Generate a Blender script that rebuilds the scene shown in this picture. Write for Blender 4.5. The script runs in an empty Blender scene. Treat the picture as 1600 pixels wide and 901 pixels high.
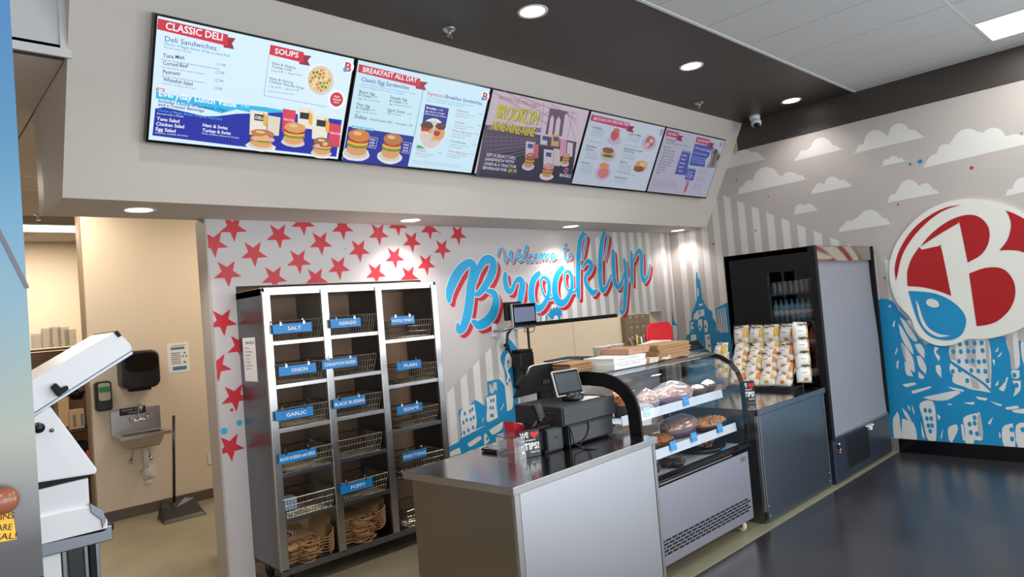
import bpy, bmesh, math, random
import numpy as np
from mathutils import Vector, Matrix
random.seed(7)
PI = math.pi
# ------------------------------------------------------------------ camera
FPX = 1049.43; CZ = 1.68
R = np.array([[0.7284094499657232, -0.03785309329695908, 0.684095619433778], [-0.6800596371221638, 0.08144704247321408, 0.7286187406522273], [-0.08329803813958417, -0.9959585948222037, 0.03358443451776738]])
cam = bpy.data.cameras.new('camera'); camo = bpy.data.objects.new('camera', cam)
bpy.context.scene.collection.objects.link(camo)
cam.sensor_width = 36; cam.lens = FPX / 1600 * 36; cam.clip_start = .05
mw = Matrix.Identity(4)
for i in range(3):
    mw[i][0] = R[i][0]; mw[i][1] = -R[i][1]; mw[i][2] = -R[i][2]
mw[2][3] = CZ
camo.matrix_world = mw
sc = bpy.context.scene; sc.camera = camo
# ------------------------------------------------------------------ world, exposure
w = bpy.data.worlds.new('world'); sc.world = w; w.use_nodes = True
nt = w.node_tree; bg = nt.nodes['Background']
bg.inputs[0].default_value = (.75, .87, 1, 1); bg.inputs[1].default_value = 1.2
vs = sc.view_settings; vs.view_transform = 'Standard'; vs.look = 'None'; vs.exposure = 0.0; vs.gamma = 1.0; vs.use_curve_mapping = False
sc.cycles.max_bounces = 10; sc.cycles.transparent_max_bounces = 16

def area(name, loc, sx, sy, power, color, rot=(0, 0, 0), shape='RECTANGLE'):
    l = bpy.data.lights.new(name, 'AREA'); l.shape = shape; l.size = sx
    if shape == 'RECTANGLE': l.size_y = sy
    l.energy = power; l.color = color
    o = bpy.data.objects.new(name, l); sc.collection.objects.link(o); o.location = loc; o.rotation_euler = rot
    return o
# daylight through the three shop windows behind the camera
for i, x in enumerate((-1.9, 1.6, 5.1)):
    area('window_daylight', (x, -4.82, 1.5), 3.0, 2.8, 120, (.88, .94, 1), (PI / 2, 0, 0))
# and through the glazed shop doors in the mural wall, nearer than the frame shows
for y in (-3.5, -2.2, -.95):
    area('door_daylight', (7.14, y, 1.35), 1.05, 2.4, 46, (.9, .95, 1), (PI / 2, 0, PI / 2))
# ------------------------------------------------------------------ materials
MATS = {}; AROT = 0.0
def s2l(c): return tuple((v / 12.92 if v <= .04045 else ((v + .055) / 1.055) ** 2.4) for v in [q / 255 for q in c])
def mat(name, rgb, rough=.5, metal=0, noise=0, scale=8, bump=0, stretch=None, spec=.5, coat=0, aniso=0):
    """procedural principled material; rgb in display values 0-255"""
    if name in MATS: return MATS[name]
    m = bpy.data.materials.new(name); m.use_nodes = True; n = m.node_tree; p = n.nodes['Principled BSDF']
    c = s2l(rgb)
    p.inputs['Base Color'].default_value = (*c, 1); p.inputs['Roughness'].default_value = rough
    p.inputs['Metallic'].default_value = metal; p.inputs['Specular IOR Level'].default_value = spec; p.inputs['Coat Weight'].default_value = coat
    if aniso:
        tg = n.nodes.new('ShaderNodeTangent'); tg.direction_type = 'RADIAL'; tg.axis = 'Z'; n.links.new(tg.outputs[0], p.inputs['Tangent']); p.inputs['Anisotropic'].default_value = aniso; p.inputs['Anisotropic Rotation'].default_value = AROT
    tc = n.nodes.new('ShaderNodeTexCoord'); mp = n.nodes.new('ShaderNodeMapping'); ns = n.nodes.new('ShaderNodeTexNoise')
    mp.inputs['Scale'].default_value = stretch or (1, 1, 1); ns.inputs['Scale'].default_value = scale; ns.inputs['Detail'].default_value = 5
    n.links.new(tc.outputs['Object'], mp.inputs[0]); n.links.new(mp.outputs[0], ns.inputs['Vector'])
    if noise:
        mx = n.nodes.new('ShaderNodeMix'); mx.data_type = 'RGBA'
        mx.inputs['A'].default_value = (*[v * (1 - noise) for v in c], 1); mx.inputs['B'].default_value = (*[min(1, v * (1 + noise)) for v in c], 1)
        n.links.new(ns.outputs['Fac'], mx.inputs['Factor']); n.links.new(mx.outputs['Result'], p.inputs['Base Color'])
    if metal or noise:
        mr = n.nodes.new('ShaderNodeMapRange'); dr = .02 if metal else .07; mr.inputs['To Min'].default_value = max(0, rough - dr); mr.inputs['To Max'].default_value = rough + dr
        n.links.new(ns.outputs['Fac'], mr.inputs[0]); n.links.new(mr.outputs[0], p.inputs['Roughness'])
    if bump:
        b = n.nodes.new('ShaderNodeBump'); b.inputs['Strength'].default_value = bump; b.inputs['Distance'].default_value = .01
        n.links.new(ns.outputs['Fac'], b.inputs['Height']); n.links.new(b.outputs[0], p.inputs['Normal'])
    MATS[name] = m; return m
def emit(name, rgb, k=1.0, metal=0):
    if name in MATS: return MATS[name]
    m = bpy.data.materials.new(name); m.use_nodes = True; n = m.node_tree; p = n.nodes['Principled BSDF']
    p.inputs['Base Color'].default_value = (.02, .02, .02, 1); p.inputs['Roughness'].default_value = .35
    p.inputs['Emission Color'].default_value = (*s2l(rgb), 1); p.inputs['Emission Strength'].default_value = k
    MATS[name] = m; return m
def glass(name, tint=(1, 1, 1), refl=1.0, haze=0.0):
    m = bpy.data.materials.new(name); m.use_nodes = True; n = m.node_tree; n.nodes.clear()
    out = n.nodes.new('ShaderNodeOutputMaterial'); t = n.nodes.new('ShaderNodeBsdfTransparent'); g = n.nodes.new('ShaderNodeBsdfGlossy')
    f = n.nodes.new('ShaderNodeMath'); f.operation = 'MULTIPLY_ADD'; f.inputs[1].default_value = .9; f.inputs[2].default_value = .07; lw = n.nodes.new('ShaderNodeLayerWeight'); pw = n.nodes.new('ShaderNodeMath'); pw.operation = 'POWER'; pw.inputs[1].default_value = 4; n.links.new(lw.outputs['Facing'], pw.inputs[0]); n.links.new(pw.outputs[0], f.inputs[0]); mx = n.nodes.new('ShaderNodeMixShader'); k = n.nodes.new('ShaderNodeMath'); k.operation = 'MULTIPLY'; k.inputs[1].default_value = refl
    t.inputs[0].default_value = (*tint, 1); g.inputs['Roughness'].default_value = .02
    n.links.new(f.outputs[0], k.inputs[0]); n.links.new(k.outputs[0], mx.inputs[0]); n.links.new(t.outputs[0], mx.inputs[1]); n.links.new(g.outputs[0], mx.inputs[2])
    last = mx
    if haze:
        d = n.nodes.new('ShaderNodeBsdfDiffuse'); d.inputs[0].default_value = (.9, .9, .92, 1); m2 = n.nodes.new('ShaderNodeMixShader'); m2.inputs[0].default_value = haze
        n.links.new(mx.outputs[0], m2.inputs[1]); n.links.new(d.outputs[0], m2.inputs[2]); last = m2
    n.links.new(last.outputs[0], out.inputs[0]); MATS[name] = m; return m

STEEL = mat('brushed steel', (186, 184, 182), .3, 1, .03, 6, 0, (60, 60, 1), aniso=.7)
STEELH = mat('brushed steel worktop', (168, 166, 165), .15, 1, .03, 5, 0, (1, 40, 40))
STEELD = mat('grey brushed steel', (128, 131, 136), .32, 1, .04, 5, 0, (50, 50, 1), aniso=.6)
CHROME = mat('chrome', (200, 200, 200), .1, 1)
WIRE = mat('zinc wire', (170, 160, 145), .3, 1)
BLACK = mat('black plastic', (20, 20, 22), .35, 0, .1, 20)
BLACKM = mat('matt black', (13, 13, 14), .6, 0, .1, 20, spec=.3)
BLKGLOSS = mat('gloss black', (10, 10, 12), .12)
CHAR = mat('charcoal casing', (42, 43, 47), .45, 0, .08, 30)
WHITE = mat('white enamel', (225, 226, 228), .3, 0, .03, 3)
WHITEP = mat('white paper', (232, 232, 230), .7, 0, .03, 12)
RED = mat('print red', (196, 28, 44), .45, 0, .03, 3)
BLUE = mat('print blue', (24, 140, 190), .45, 0, .05, 3)
CYAN = mat('lettering blue', (30, 165, 215), .4, 0, .04, 3)
WALLP = mat('mural light grey', (196, 189, 187), .5, 0, .03, 2)
MWHITE = mat('mural white', (222, 220, 215), .5, 0, .02, 2)
MGREY = mat('mural grey', (184, 178, 174), .5, 0, .03, 2)
BEIGE = mat('bulkhead beige paint', (205, 197, 187), .65, 0, .02, 1.5, .02)
TAUPE = mat('dark brown paint', (64, 57, 52), .45, 0, .06, 2, .02)
TAN = mat('tan room paint', (222, 205, 182), .65, 0, .02, 2, .02)
KRAFT = mat('kraft paper', (176, 136, 94), .75, 0, .12, 14, .1)
KRAFTD = mat('kraft rope', (165, 122, 80), .8, 0, .15, 40)
SIGNB = mat('sign blue', (10, 120, 190), .4, 0, .03, 5)
TAGB = mat('price tag blue', (40, 150, 215), .4, 0, .03, 5)
TILE = mat('ceiling tile', (205, 206, 205), .85, 0, .03, 60, .05)
LENS = emit('lamp lens', (255, 246, 236), 9)
LENSW = emit('warm lamp lens', (255, 240, 214), 3.2)
PANEL = emit('light panel lens', (250, 255, 246), 2.6)
GLASS = glass('case glass')
# ------------------------------------------------------------------ scene helpers
COL = sc.collection
ORD = ['bottom', 'second', 'third', 'fourth', 'fifth', 'sixth', 'seventh', 'eighth', 'ninth', 'tenth', 'eleventh', 'twelfth', 'thirteenth', 'fourteenth', 'fifteenth', 'sixteenth', 'seventeenth']
def nth(k, n, lo='from the bottom'): return 'topmost' if k == n - 1 else ('bottom one' if k == 0 else ORD[k] + ' ' + lo)
def at(u, v, **k):
    d = R @ np.array([u - 800, v - 450.5, FPX]); (ax, val), = k.items(); i = 'xyz'.index(ax)
    t = (val - (0, 0, CZ)[i]) / d[i]; return Vector((d[0] * t, d[1] * t, CZ + d[2] * t))
def tag(o, label=None, cat=None, group=None, kind=None):
    for k, v in (('label', label), ('category', cat), ('group', group), ('kind', kind)):
        if v: o[k] = v
    return o
def thing(name, label, cat, loc=(0, 0, 0), group=None, rz=0):
    o = bpy.data.objects.new(name, None); COL.objects.link(o); o.location = loc; o.rotation_euler = (0, 0, rz); o.empty_display_size = .05
    return tag(o, label, cat, group)
def off(parent):
    v = Vector((0, 0, 0))
    while parent is not None: v += parent.location; parent = parent.parent
    return v
class M:
    def __init__(s): s.v = []; s.f = []
    def add(s, vs_, fs):
        n = len(s.v); s.v += [tuple(p) for p in vs_]; s.f += [tuple(i + n for i in f) for f in fs]; return s
    def box(s, a, b):
        x0, y0, z0 = a; x1, y1, z1 = b
        return s.hexa([(x0, y0, z0), (x1, y0, z0), (x1, y1, z0), (x0, y1, z0), (x0, y0, z1), (x1, y0, z1), (x1, y1, z1), (x0, y1, z1)])
    def hexa(s, p): return s.add(p, [(0, 3, 2, 1), (4, 5, 6, 7), (0, 1, 5, 4), (1, 2, 6, 5), (2, 3, 7, 6), (3, 0, 4, 7)])
    def obox(s, c, U, V, W):          # centre and half-extent vectors
        c, U, V, W = map(Vector, (c, U, V, W))
        return s.hexa([c - U - V - W, c + U - V - W, c + U + V - W, c - U + V - W, c - U - V + W, c + U - V + W, c + U + V + W, c - U + V + W])
    def prism(s, pts, ext):           # planar 3d polygon extruded along ext
        ext = Vector(ext); n = len(pts); P_ = [Vector(p) for p in pts]
        return s.add(P_ + [p + ext for p in P_], [tuple(range(n))[::-1], tuple(range(n, 2 * n))] + [(i, (i + 1) % n, n + (i + 1) % n, n + i) for i in range(n)])
    def poly(s, pts): return s.add(pts, [tuple(range(len(pts)))])
    def tube(s, pts, r, n=6, caps=True):
        pts = [Vector(p) for p in pts]; rr = r if isinstance(r, (list, tuple)) else [r] * len(pts); vs_ = []; prev = None
        for i, p in enumerate(pts):
            d = (pts[min(i + 1, len(pts) - 1)] - pts[max(i - 1, 0)]).normalized()
            if prev is None:
                a = Vector((0, 0, 1)) if abs(d.z) < .9 else Vector((1, 0, 0)); u = d.cross(a).normalized()
            else: u = (prev - d * prev.dot(d)).normalized()
            prev = u; w_ = d.cross(u)
            vs_ += [p + (u * math.cos(2 * PI * k / n) + w_ * math.sin(2 * PI * k / n)) * rr[i] for k in range(n)]
        fs = [(i * n + k, i * n + (k + 1) % n, (i + 1) * n + (k + 1) % n, (i + 1) * n + k) for i in range(len(pts) - 1) for k in range(n)]
        if caps: fs += [tuple(range(n))[::-1], tuple(range((len(pts) - 1) * n, len(pts) * n))]
        return s.add(vs_, fs)
    def lathe(s, prof, c, n=20, axis=(0, 0, 1)):   # prof: (radius, height)
        c = Vector(c); q = Vector((0, 0, 1)).rotation_difference(Vector(axis)); vs_ = []
        for r_, h in prof: vs_ += [c + q @ Vector((r_ * math.cos(2 * PI * k / n), r_ * math.sin(2 * PI * k / n), h)) for k in range(n)]
        m = len(prof); fs = [(i * n + k, i * n + (k + 1) % n, (i + 1) * n + (k + 1) % n, (i + 1) * n + k) for i in range(m - 1) for k in range(n)]
        if prof[0][0] > 1e-4: fs.append(tuple(range(n))[::-1])
        if prof[-1][0] > 1e-4: fs.append(tuple(range((m - 1) * n, m * n)))
        return s.add(vs_, fs)
    def blob(s, c, rad, amp=.15, n=12, m=8, seed=0, zmin=-1):
        rnd = random.Random(seed); ph = [rnd.uniform(0, 6.28) for _ in range(6)]; c = Vector(c); vs_ = []; fs = []
        for i in range(m + 1):
            t = PI * i / m
            for k in range(n):
                a = 2 * PI * k / n; r_ = 1 + amp * (math.sin(3 * a + ph[0]) * math.sin(2 * t + ph[1]) + .6 * math.sin(5 * a + ph[2] + 3 * t) * math.sin(t) + .5 * math.cos(4 * t + ph[3]))
                vs_.append(c + Vector((rad[0] * r_ * math.sin(t) * math.cos(a), rad[1] * r_ * math.sin(t) * math.sin(a), max(zmin, math.cos(t)) * rad[2] * r_)))
        fs = [(i * n + k, (i + 1) * n + k, (i + 1) * n + (k + 1) % n, i * n + (k + 1) % n) for i in range(m) for k in range(n)]
        return s.add(vs_, fs)
def obj(name, m, material, parent=None, smooth=False, bevel=0, sub=0):
    me = bpy.data.meshes.new(name); o3 = off(parent)
    me.from_pydata([(v[0] - o3.x, v[1] - o3.y, v[2] - o3.z) for v in m.v], [], m.f); me.validate()
    me.materials.append(material)
    if smooth: me.polygons.foreach_set('use_smooth', [True] * len(me.polygons))
    o = bpy.data.objects.new(name, me); COL.objects.link(o); o.parent = parent
    bm = bmesh.new(); bm.from_mesh(me); bmesh.ops.remove_doubles(bm, verts=bm.verts, dist=1e-6) if smooth else None
    if smooth or len(m.f) < 400: bmesh.ops.recalc_face_normals(bm, faces=bm.faces)
    bm.to_mesh(me); bm.free()
    if bevel:
        b = o.modifiers.new('bevel', 'BEVEL'); b.width = bevel; b.segments = 2; b.limit_method = 'ANGLE'; b.angle_limit = .6; b.harden_normals = False
    if sub:
        b = o.modifiers.new('sub', 'SUBSURF'); b.levels = sub; b.render_levels = sub
    return o
def struct(name, m, material, **k): return tag(obj(name, m, material, **k), kind='structure')
def box(name, a, b, material, parent=None, bevel=.002): return obj(name, M().box(a, b), material, parent, bevel=bevel)
def copy_tree(o, parent=None):
    c = o.copy(); COL.objects.link(c); c.parent = parent
    for ch in o.children: copy_tree(ch, c)
    return c
# lettering -----------------------------------------------------------------
_tc = {}
def glyphs(s, bold=0, shear=0):
    k = (s, bold, shear)
    if k in _tc: return _tc[k]
    cu = bpy.data.curves.new('t', 'FONT'); cu.body = s; cu.size = 1; cu.resolution_u = 2; cu.offset = bold; cu.shear = shear; cu.fill_mode = 'FRONT'
    o = bpy.data.objects.new('t', cu); COL.objects.link(o)
    me = o.to_mesh(); vs_ = [(v.co.x, v.co.y) for v in me.vertices]; fs = [tuple(p.vertices) for p in me.polygons]
    o.to_mesh_clear(); bpy.data.objects.remove(o); bpy.data.curves.remove(cu)
    _tc[k] = (vs_, fs); return _tc[k]
def smooth2(P_, lim=58, sub=4):
    """rounds a polygon through its points, keeping sharp corners"""
    n = len(P_); V_ = [Vector(p) for p in P_]; sharp = []
    for i in range(n):
        a = V_[i] - V_[i - 1]; b = V_[(i + 1) % n] - V_[i]
        sharp.append(a.length < 1e-9 or b.length < 1e-9 or math.degrees(a.angle(b)) > lim)
    out = []
    for i in range(n):
        p1, p2 = V_[i], V_[(i + 1) % n]; p0 = p1 * 2 - p2 if sharp[i] else V_[i - 1]; p3 = p2 * 2 - p1 if sharp[(i + 1) % n] else V_[(i + 2) % n]
        for k in range(sub):
            t = k / sub; q = .5 * ((2 * p1) + (p2 - p0) * t + (2 * p0 - 5 * p1 + 4 * p2 - p3) * t * t + (3 * p1 - p0 - 3 * p2 + p3) * t ** 3); out.append((q.x, q.y))
    return out
class Sheet:
    """flat print lying on a plane: p0 origin, U right, V up, N outwards"""
    def __init__(s, p0, U, V):
        s.p0 = Vector(p0); s.U = Vector(U).normalized(); s.V = Vector(V).normalized(); s.N = s.U.cross(s.V); s.b = {}; s.n = 0
    def px(s, u, v):
        d = Vector(R @ np.array([u - 800, v - 450.5, FPX])); o = Vector((0, 0, CZ)); X = o + d * (s.N.dot(s.p0 - o) / s.N.dot(d)) - s.p0
        return (X.dot(s.U), X.dot(s.V))
    def to3(s, a, lift): return s.p0 + s.U * a[0] + s.V * a[1] + s.N * lift
    def m(s, name, material): return s.b.setdefault((name, material.name), (M(), material))[0]
    def poly(s, name, material, pts, lift):
        s.n += 1; lift += (s.n % 60) * 8e-6
        s.m(name, material).poly([s.to3(p, lift) for p in pts])
    def pp(s, name, material, pts, lift, ox=0, oy=0, k=1): s.poly(name, material, [s.px(ox + p[0] / k, oy + p[1] / k) for p in pts], lift)
    def ps(s, name, material, pts, lift, ox=0, oy=0, k=1):
        s.poly(name, material, smooth2([s.px(ox + p[0] / k, oy + p[1] / k) for p in pts]), lift)
    def rect(s, name, material, x0, y0, x1, y1, lift): s.poly(name, material, [(x0, y0), (x1, y0), (x1, y1), (x0, y1)], lift)
    def disc(s, name, material, c, r, lift, n=20, ry=None): s.poly(name, material, [(c[0] + r * math.cos(6.2832 * i / n), c[1] + (ry or r) * math.sin(6.2832 * i / n)) for i in range(n)], lift)
    def text(s, name, material, t, a, b, h, lift, bold=0, shear=0):
        """a, b: left and right end of the baseline (sheet coordinates); h: cap height"""
        vs_, fs = glyphs(t, bold, shear)
        if not vs_: return
        x0 = min(v[0] for v in vs_); x1 = max(v[0] for v in vs_); L = math.hypot(b[0] - a[0], b[1] - a[1]); kx = L / (x1 - x0); ky = h / .73
        ux, uy = (b[0] - a[0]) / L, (b[1] - a[1]) / L
        s.m(name, material).add([s.to3((a[0] + ux * (v[0] - x0) * kx - uy * v[1] * ky, a[1] + uy * (v[0] - x0) * kx + ux * v[1] * ky), lift) for v in vs_], fs)
    def ptext(s, name, material, t, pa, pb, h, lift, bold=0, shear=0): s.text(name, material, t, s.px(*pa), s.px(*pb), h, lift, bold, shear)
    def stroke(s, name, material, pts, wid, lift, closed=False):
        """smooth ribbon through sheet points with widths"""
        P_ = [Vector((p[0], p[1])) for p in pts]; n = len(P_); out = []; ww = wid if isinstance(wid, (list, tuple)) else [wid] * n
        for i in range(n - 1):
            p0, p1, p2, p3 = P_[max(i - 1, 0)], P_[i], P_[i + 1], P_[min(i + 2, n - 1)]
            for k in range(6):
                t = k / 6; out.append((.5 * ((2 * p1) + (p2 - p0) * t + (2 * p0 - 5 * p1 + 4 * p2 - p3) * t * t + (3 * p1 - p0 - 3 * p2 + p3) * t ** 3), ww[i] * (1 - t) + ww[i + 1] * t))
        out.append((P_[-1], ww[-1])); m_ = s.m(name, material); L = []; Rr = []
        for i, (p, w_) in enumerate(out):
            d = (out[min(i + 1, len(out) - 1)][0] - out[max(i - 1, 0)][0])
            d = d.normalized() if d.length > 1e-7 else Vector((1, 0)); q = Vector((-d.y, d.x)) * w_ / 2; L.append(p + q); Rr.append(p - q)
        s.n += 1; lift += (s.n % 30) * 1.2e-5
        for i in range(len(L) - 1): e = i * 2e-6; m_.poly([s.to3(L[i], lift + e), s.to3(L[i + 1], lift + e + 2e-6), s.to3(Rr[i + 1], lift + e + 2e-6), s.to3(Rr[i], lift + e)])
        for p, d, w_ in ((out[0][0], out[0][0] - out[1][0], out[0][1]), (out[-1][0], out[-1][0] - out[-2][0], out[-1][1])):
            if d.length < 1e-7: continue
            a0 = math.atan2(d.y, d.x); m_.poly([s.to3((p.x + w_ / 2 * math.cos(a0 - PI / 2 + PI * k / 8), p.y + w_ / 2 * math.sin(a0 - PI / 2 + PI * k / 8)), lift) for k in range(9)])
    def link(s, parent):
        r_ = []
        for (name, _), (m_, material) in s.b.items():
            o = obj(name, m_, material, parent); r_.append(o)
            if len(m_.f) > 1: o['kind'] = 'stuff'
        s.b = {}; return r_
# ================================================================== THE ROOM
XR = 7.18; YB = 4.72; ZC = 3.58
FDARK = mat('dark polished concrete', (50, 48, 50), .25, 0, .45, 1.6, .01)
FTAN = mat('bare concrete', (134, 124, 102), .42, 0, .3, 2.2, .02)
KERB = mat('kerb concrete', (140, 136, 112), .45, 0, .2, 6, .02)
struct('floor', M().box((-3, -5, -.1), (XR, 2.34, 0)), FDARK)
struct('floor_back', M().box((-3, 2.34, -.1), (12, 11, 0)), FTAN)
struct('trim_1', M().box((1.6, 2.34, -.01), (XR, 2.44, .004)), KERB)
# wall_right with its mural board, dark band and black base
wr = struct('wall_right', M().box((XR, -.3, 0), (XR + .15, YB + .2, ZC)).box((XR, -5, 2.6), (XR + .15, -.3, ZC)).box((XR, -5, 0), (XR + .15, -4.15, 2.6)), mat('mural warm grey', (190, 182, 176), .5, 0, .03, 2))
obj('dark_painted_band', M().box((XR - .004, -5, 3.283), (XR, 3.7, ZC)), TAUPE, wr)
struct('baseboard_right', M().box((XR - .012, -.3, 0), (XR, 2.33, .13)), BLKGLOSS, bevel=.003)
df = M()
for y in (-4.15, -2.9, -1.6, -.35): df.box((XR - .02, y, 0), (XR + .1, y + .07, 2.6))
df.box((XR - .02, -4.15, 2.55), (XR + .1, -.3, 2.62)); df.box((XR - .02, -4.15, 0), (XR + .1, -.3, .12)); struct('door_1', df, BLACKM)
struct('baseboard_corner', M().box((XR - .012, 2.33, 0), (XR, YB, .13)), mat('grey cove base', (120, 114, 106), .5), bevel=.003)
# wall_back with the pass-throughs
wb = M()
T = .18
for a, b in (((1.63, YB, 0), (1.80, YB + T, 2.5)), ((1.80, YB, 2.012), (3.37, YB + T, 2.5)), ((3.37, YB, 0), (4.46, YB + T, 2.5)),
             ((4.46, YB, 1.53), (6.87, YB + T, 2.5)), ((4.46, YB, 0), (6.87, YB + T, .94)), ((6.87, YB, 0), (XR, YB + T, 2.5)), ((.72, YB, 2.5), (XR, YB + T, ZC))): wb.box(a, b)
wback = struct('wall_back', wb, WALLP)
obj('end_trim', M().box((1.618, YB - .004, 0), (1.63, YB + T, 2.48)), mat('end trim', (176, 166, 156), .5), wback, bevel=.002)
obj('shelf_bar', M().box((4.40, YB - .03, 1.515), (5.98, YB + .01, 1.555)), BLACK, wback, bevel=.003)
obj('sill', M().box((4.46, YB - .05, .925), (6.87, YB + T + .05, .945)), STEEL, wback)
# bulkhead carrying the menu screens
sf = struct('bulkhead', M().prism([(.72, 3.62, ZC), (.72, 4.19, 2.48), (.72, YB, 2.48), (.72, YB, ZC)], (XR - .72, 0, 0)), BEIGE)
# ceilings
struct('ceiling', M().box((.72, 2.41, ZC), (XR, 3.63, ZC + .1)), TAUPE)
cg = struct('ceiling_grid', M().box((-3, -5, ZC + .012), (XR, 2.41, ZC + .1)), mat('ceiling grid shadow', (70, 70, 70), .8))
tile_me = None
GX = [4.971 - .6105 * k for k in range(-3, 14)]
TEE = mat('grid tee white', (215, 215, 213), .5)
def tiles(parent, cells, z, material):
    global tile_me
    cache = {}
    for (x0, y0, x1, y1) in cells:
        k = (round(x1 - x0, 3), round(y1 - y0, 3))
        if k not in cache:
            o = obj('ceiling_tile', M().box((0, 0, 0), (x1 - x0, y1 - y0, .012)), material, None, bevel=.002); cache[k] = o.data; o.parent = parent
        else:
            o = bpy.data.objects.new('ceiling_tile', cache[k]); COL.objects.link(o); o.parent = parent
        o.location = (x0, y0, z)
GY = [2.41, 1.197, -.015, -1.227, -2.44, -3.65, -4.86]
cells = []
for i, x in enumerate(GX):
    x1 = x + .6105 if i > 0 else XR; x0 = x
    if x1 > XR: x1 = XR
    if x0 >= XR - .02: continue
    for j in range(len(GY) - 1):
        if j == 1 and abs(x - (4.971 + .6105 * 2)) < .01: continue
        if j == 1 and abs(x - (4.971 - .6105 * 3)) < .01: continue
        if j == 3 and (i % 5 == 2): continue
        if x < -1.8 and j > 2: continue
        cells.append((x0 + .004, GY[j + 1] + .004, x1 - .004, GY[j] - .004))
tiles(cg, cells, ZC, TILE)
tee = M()
tee.box((-3, 2.395, ZC - .006), (XR, 2.418, ZC + .03)); tee.box((-3, 1.19, ZC - .0015), (XR, 1.204, ZC + .003))
obj('edge_trim', tee, TEE, cg)
def panel_light(x0, y0, x1, y1, z, label, power, col, lens, group=None):
    t = thing('ceiling_light_panel', label, 'ceiling light', ((x0 + x1) / 2, (y0 + y1) / 2, z), group)
    f = M(); w_ = .018
    for a, b in (((x0, y0), (x1, y0 + w_)), ((x0, y1 - w_), (x1, y1)), ((x0, y0 + w_), (x0 + w_, y1 - w_)), ((x1 - w_, y0 + w_), (x1, y1 - w_))): f.box((*a, z - .004), (*b, z + .02))
    obj('frame', f, TEE, t); obj('diffuser', M().box((x0 + w_, y0 + w_, z + .001), (x1 - w_, y1 - w_, z + .012)), lens, t)
    area('panel_lamp', ((x0 + x1) / 2, (y0 + y1) / 2, z - .012), x1 - x0 - .05, y1 - y0 - .05, power, col)
X6 = 4.971 + .6105 * 2
panel_light(X6, -.015, X6 + .6105, 1.197, ZC, 'bright rectangular light panel set in the white tile ceiling', 20, (1, 1, .95), PANEL)
X3 = 4.971 - .6105 * 3
panel_light(X3, -.015, X3 + .6105, 1.197, ZC, 'light panel in the tile ceiling above and behind the camera', 26, (1, 1, .96), PANEL)
for i in (2, 7, 12):
    panel_light(GX[i], -2.44, GX[i] + .6105, -1.227, ZC, 'light panel in the tile ceiling behind the camera', 24, (1, 1, .96), PANEL, 'light panels behind the camera')
# shell of the customer side, behind the camera
ws = M(); yy = -5
ws.box((-3, yy - .15, 0), (XR + .15, yy, .1)); ws.box((-3, yy - .15, 2.95), (XR + .15, yy, ZC + .1))
for x0, x1 in ((-3.15, -3.4 + .0), (-.4, .1), (3.1, 3.6), (6.6, XR + .15)): ws.box((min(x0, x1), yy - .15, .1), (max(x0, x1), yy, 2.95))
struct('wall_front', ws, WALLP)
struct('wall_left', M().box((-3.15, -5, 0), (-3, 11, ZC + .1)), WALLP)
# back-of-house room
ZB = 3.13
wrr = struct('wall_sink', M().box((1.405, 7.43, 0), (12, 7.56, ZB)), TAN)
obj('corner_guard', M().box((1.39, 7.425, 0), (1.405, 7.57, ZB)), mat('corner guard', (150, 128, 104), .5), wrr, bevel=.003)
struct('baseboard_sink', M().box((1.405, 7.418, 0), (12, 7.43, .1)), mat('brown rubber base', (96, 84, 74), .5), bevel=.003)
obj('seam', M().box((at(899, 560, y=7.43).x, 7.428, 0), (at(899, 560, y=7.43).x + .008, 7.431, 2.6)), mat('seam', (170, 150, 125), .6), wrr)
struct('wall_far', M().box((-3, 10.83, 0), (12, 10.95, ZB)), TAN)
struct('wall_side', M().box((12, YB, 0), (12.1, 11, ZB)), TAN)
cb = struct('ceiling_back', M().box((-3, 3.85, ZB + .012), (.72, 11, ZB + .05)).box((.72, YB + T, ZB + .012), (12, 11, ZB + .05)), mat('back grid shadow', (120, 110, 100), .8))
BT = mat('back ceiling tile', (206, 196, 186), .85, 0, .03, 60, .05)
cells = []
for i in range(9):
    for j in range(6):
        x0 = -1.11 + .61 * i; y1 = 3.85 + 1.212 * (j + 1)
        if x0 > .72 and y1 < 5: continue
        x0c = x0; y0 = max(y1 - 1.212, 3.86)
        if x0 < .72 < x0 + .61 and y1 < 5.1: cells.append((x0 + .005, y0 + .005, .715, y1 - .005)); continue
        if x0 + .61 > .9 and y1 - 1.212 < YB + T: y0 = max(y0, YB + T)
        if 9 < (y0 + y1) / 2 < 10 and .6 < x0 < 1.9: continue
        cells.append((x0 + .005, y0 + .005, x0 + .605, y1 - .005))
tiles(cb, cells, ZB, BT)
struct('bulkhead_left', M().box((-3, 3.85, ZB), (.72, 3.93, ZC + .1)), mat('header white', (206, 204, 204), .6), bevel=.002)
struct('trim_2', M().box((-3, 3.835, ZB - .012), (.735, 3.852, ZB + .03)).box((.69, 3.835, ZB + .03), (.722, 3.852, ZC)), TEE, bevel=.001)
struct('ceiling_left', M().box((-3, 2.41, ZC), (.72, 3.86, ZC + .1)), TILE)
panel_light(.72, 9.3, 1.94, 9.9, ZB, 'long bright ceiling light in the back room above the shelving', 75, (1, .9, .74), LENSW)
for x, y in ((2.6, 6.3), (5.6, 6.2), (8.8, 6.2), (.2, 7.0)):
    panel_light(x, y - .3, x + 1.2, y + .3, ZB, 'back room ceiling light hidden behind the bulkhead' if x > 1 else 'small glimpse of a lit back room ceiling lamp', 40, (1, .89, .73), LENSW, 'back room ceiling lights' if x > 1 else None)

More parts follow.
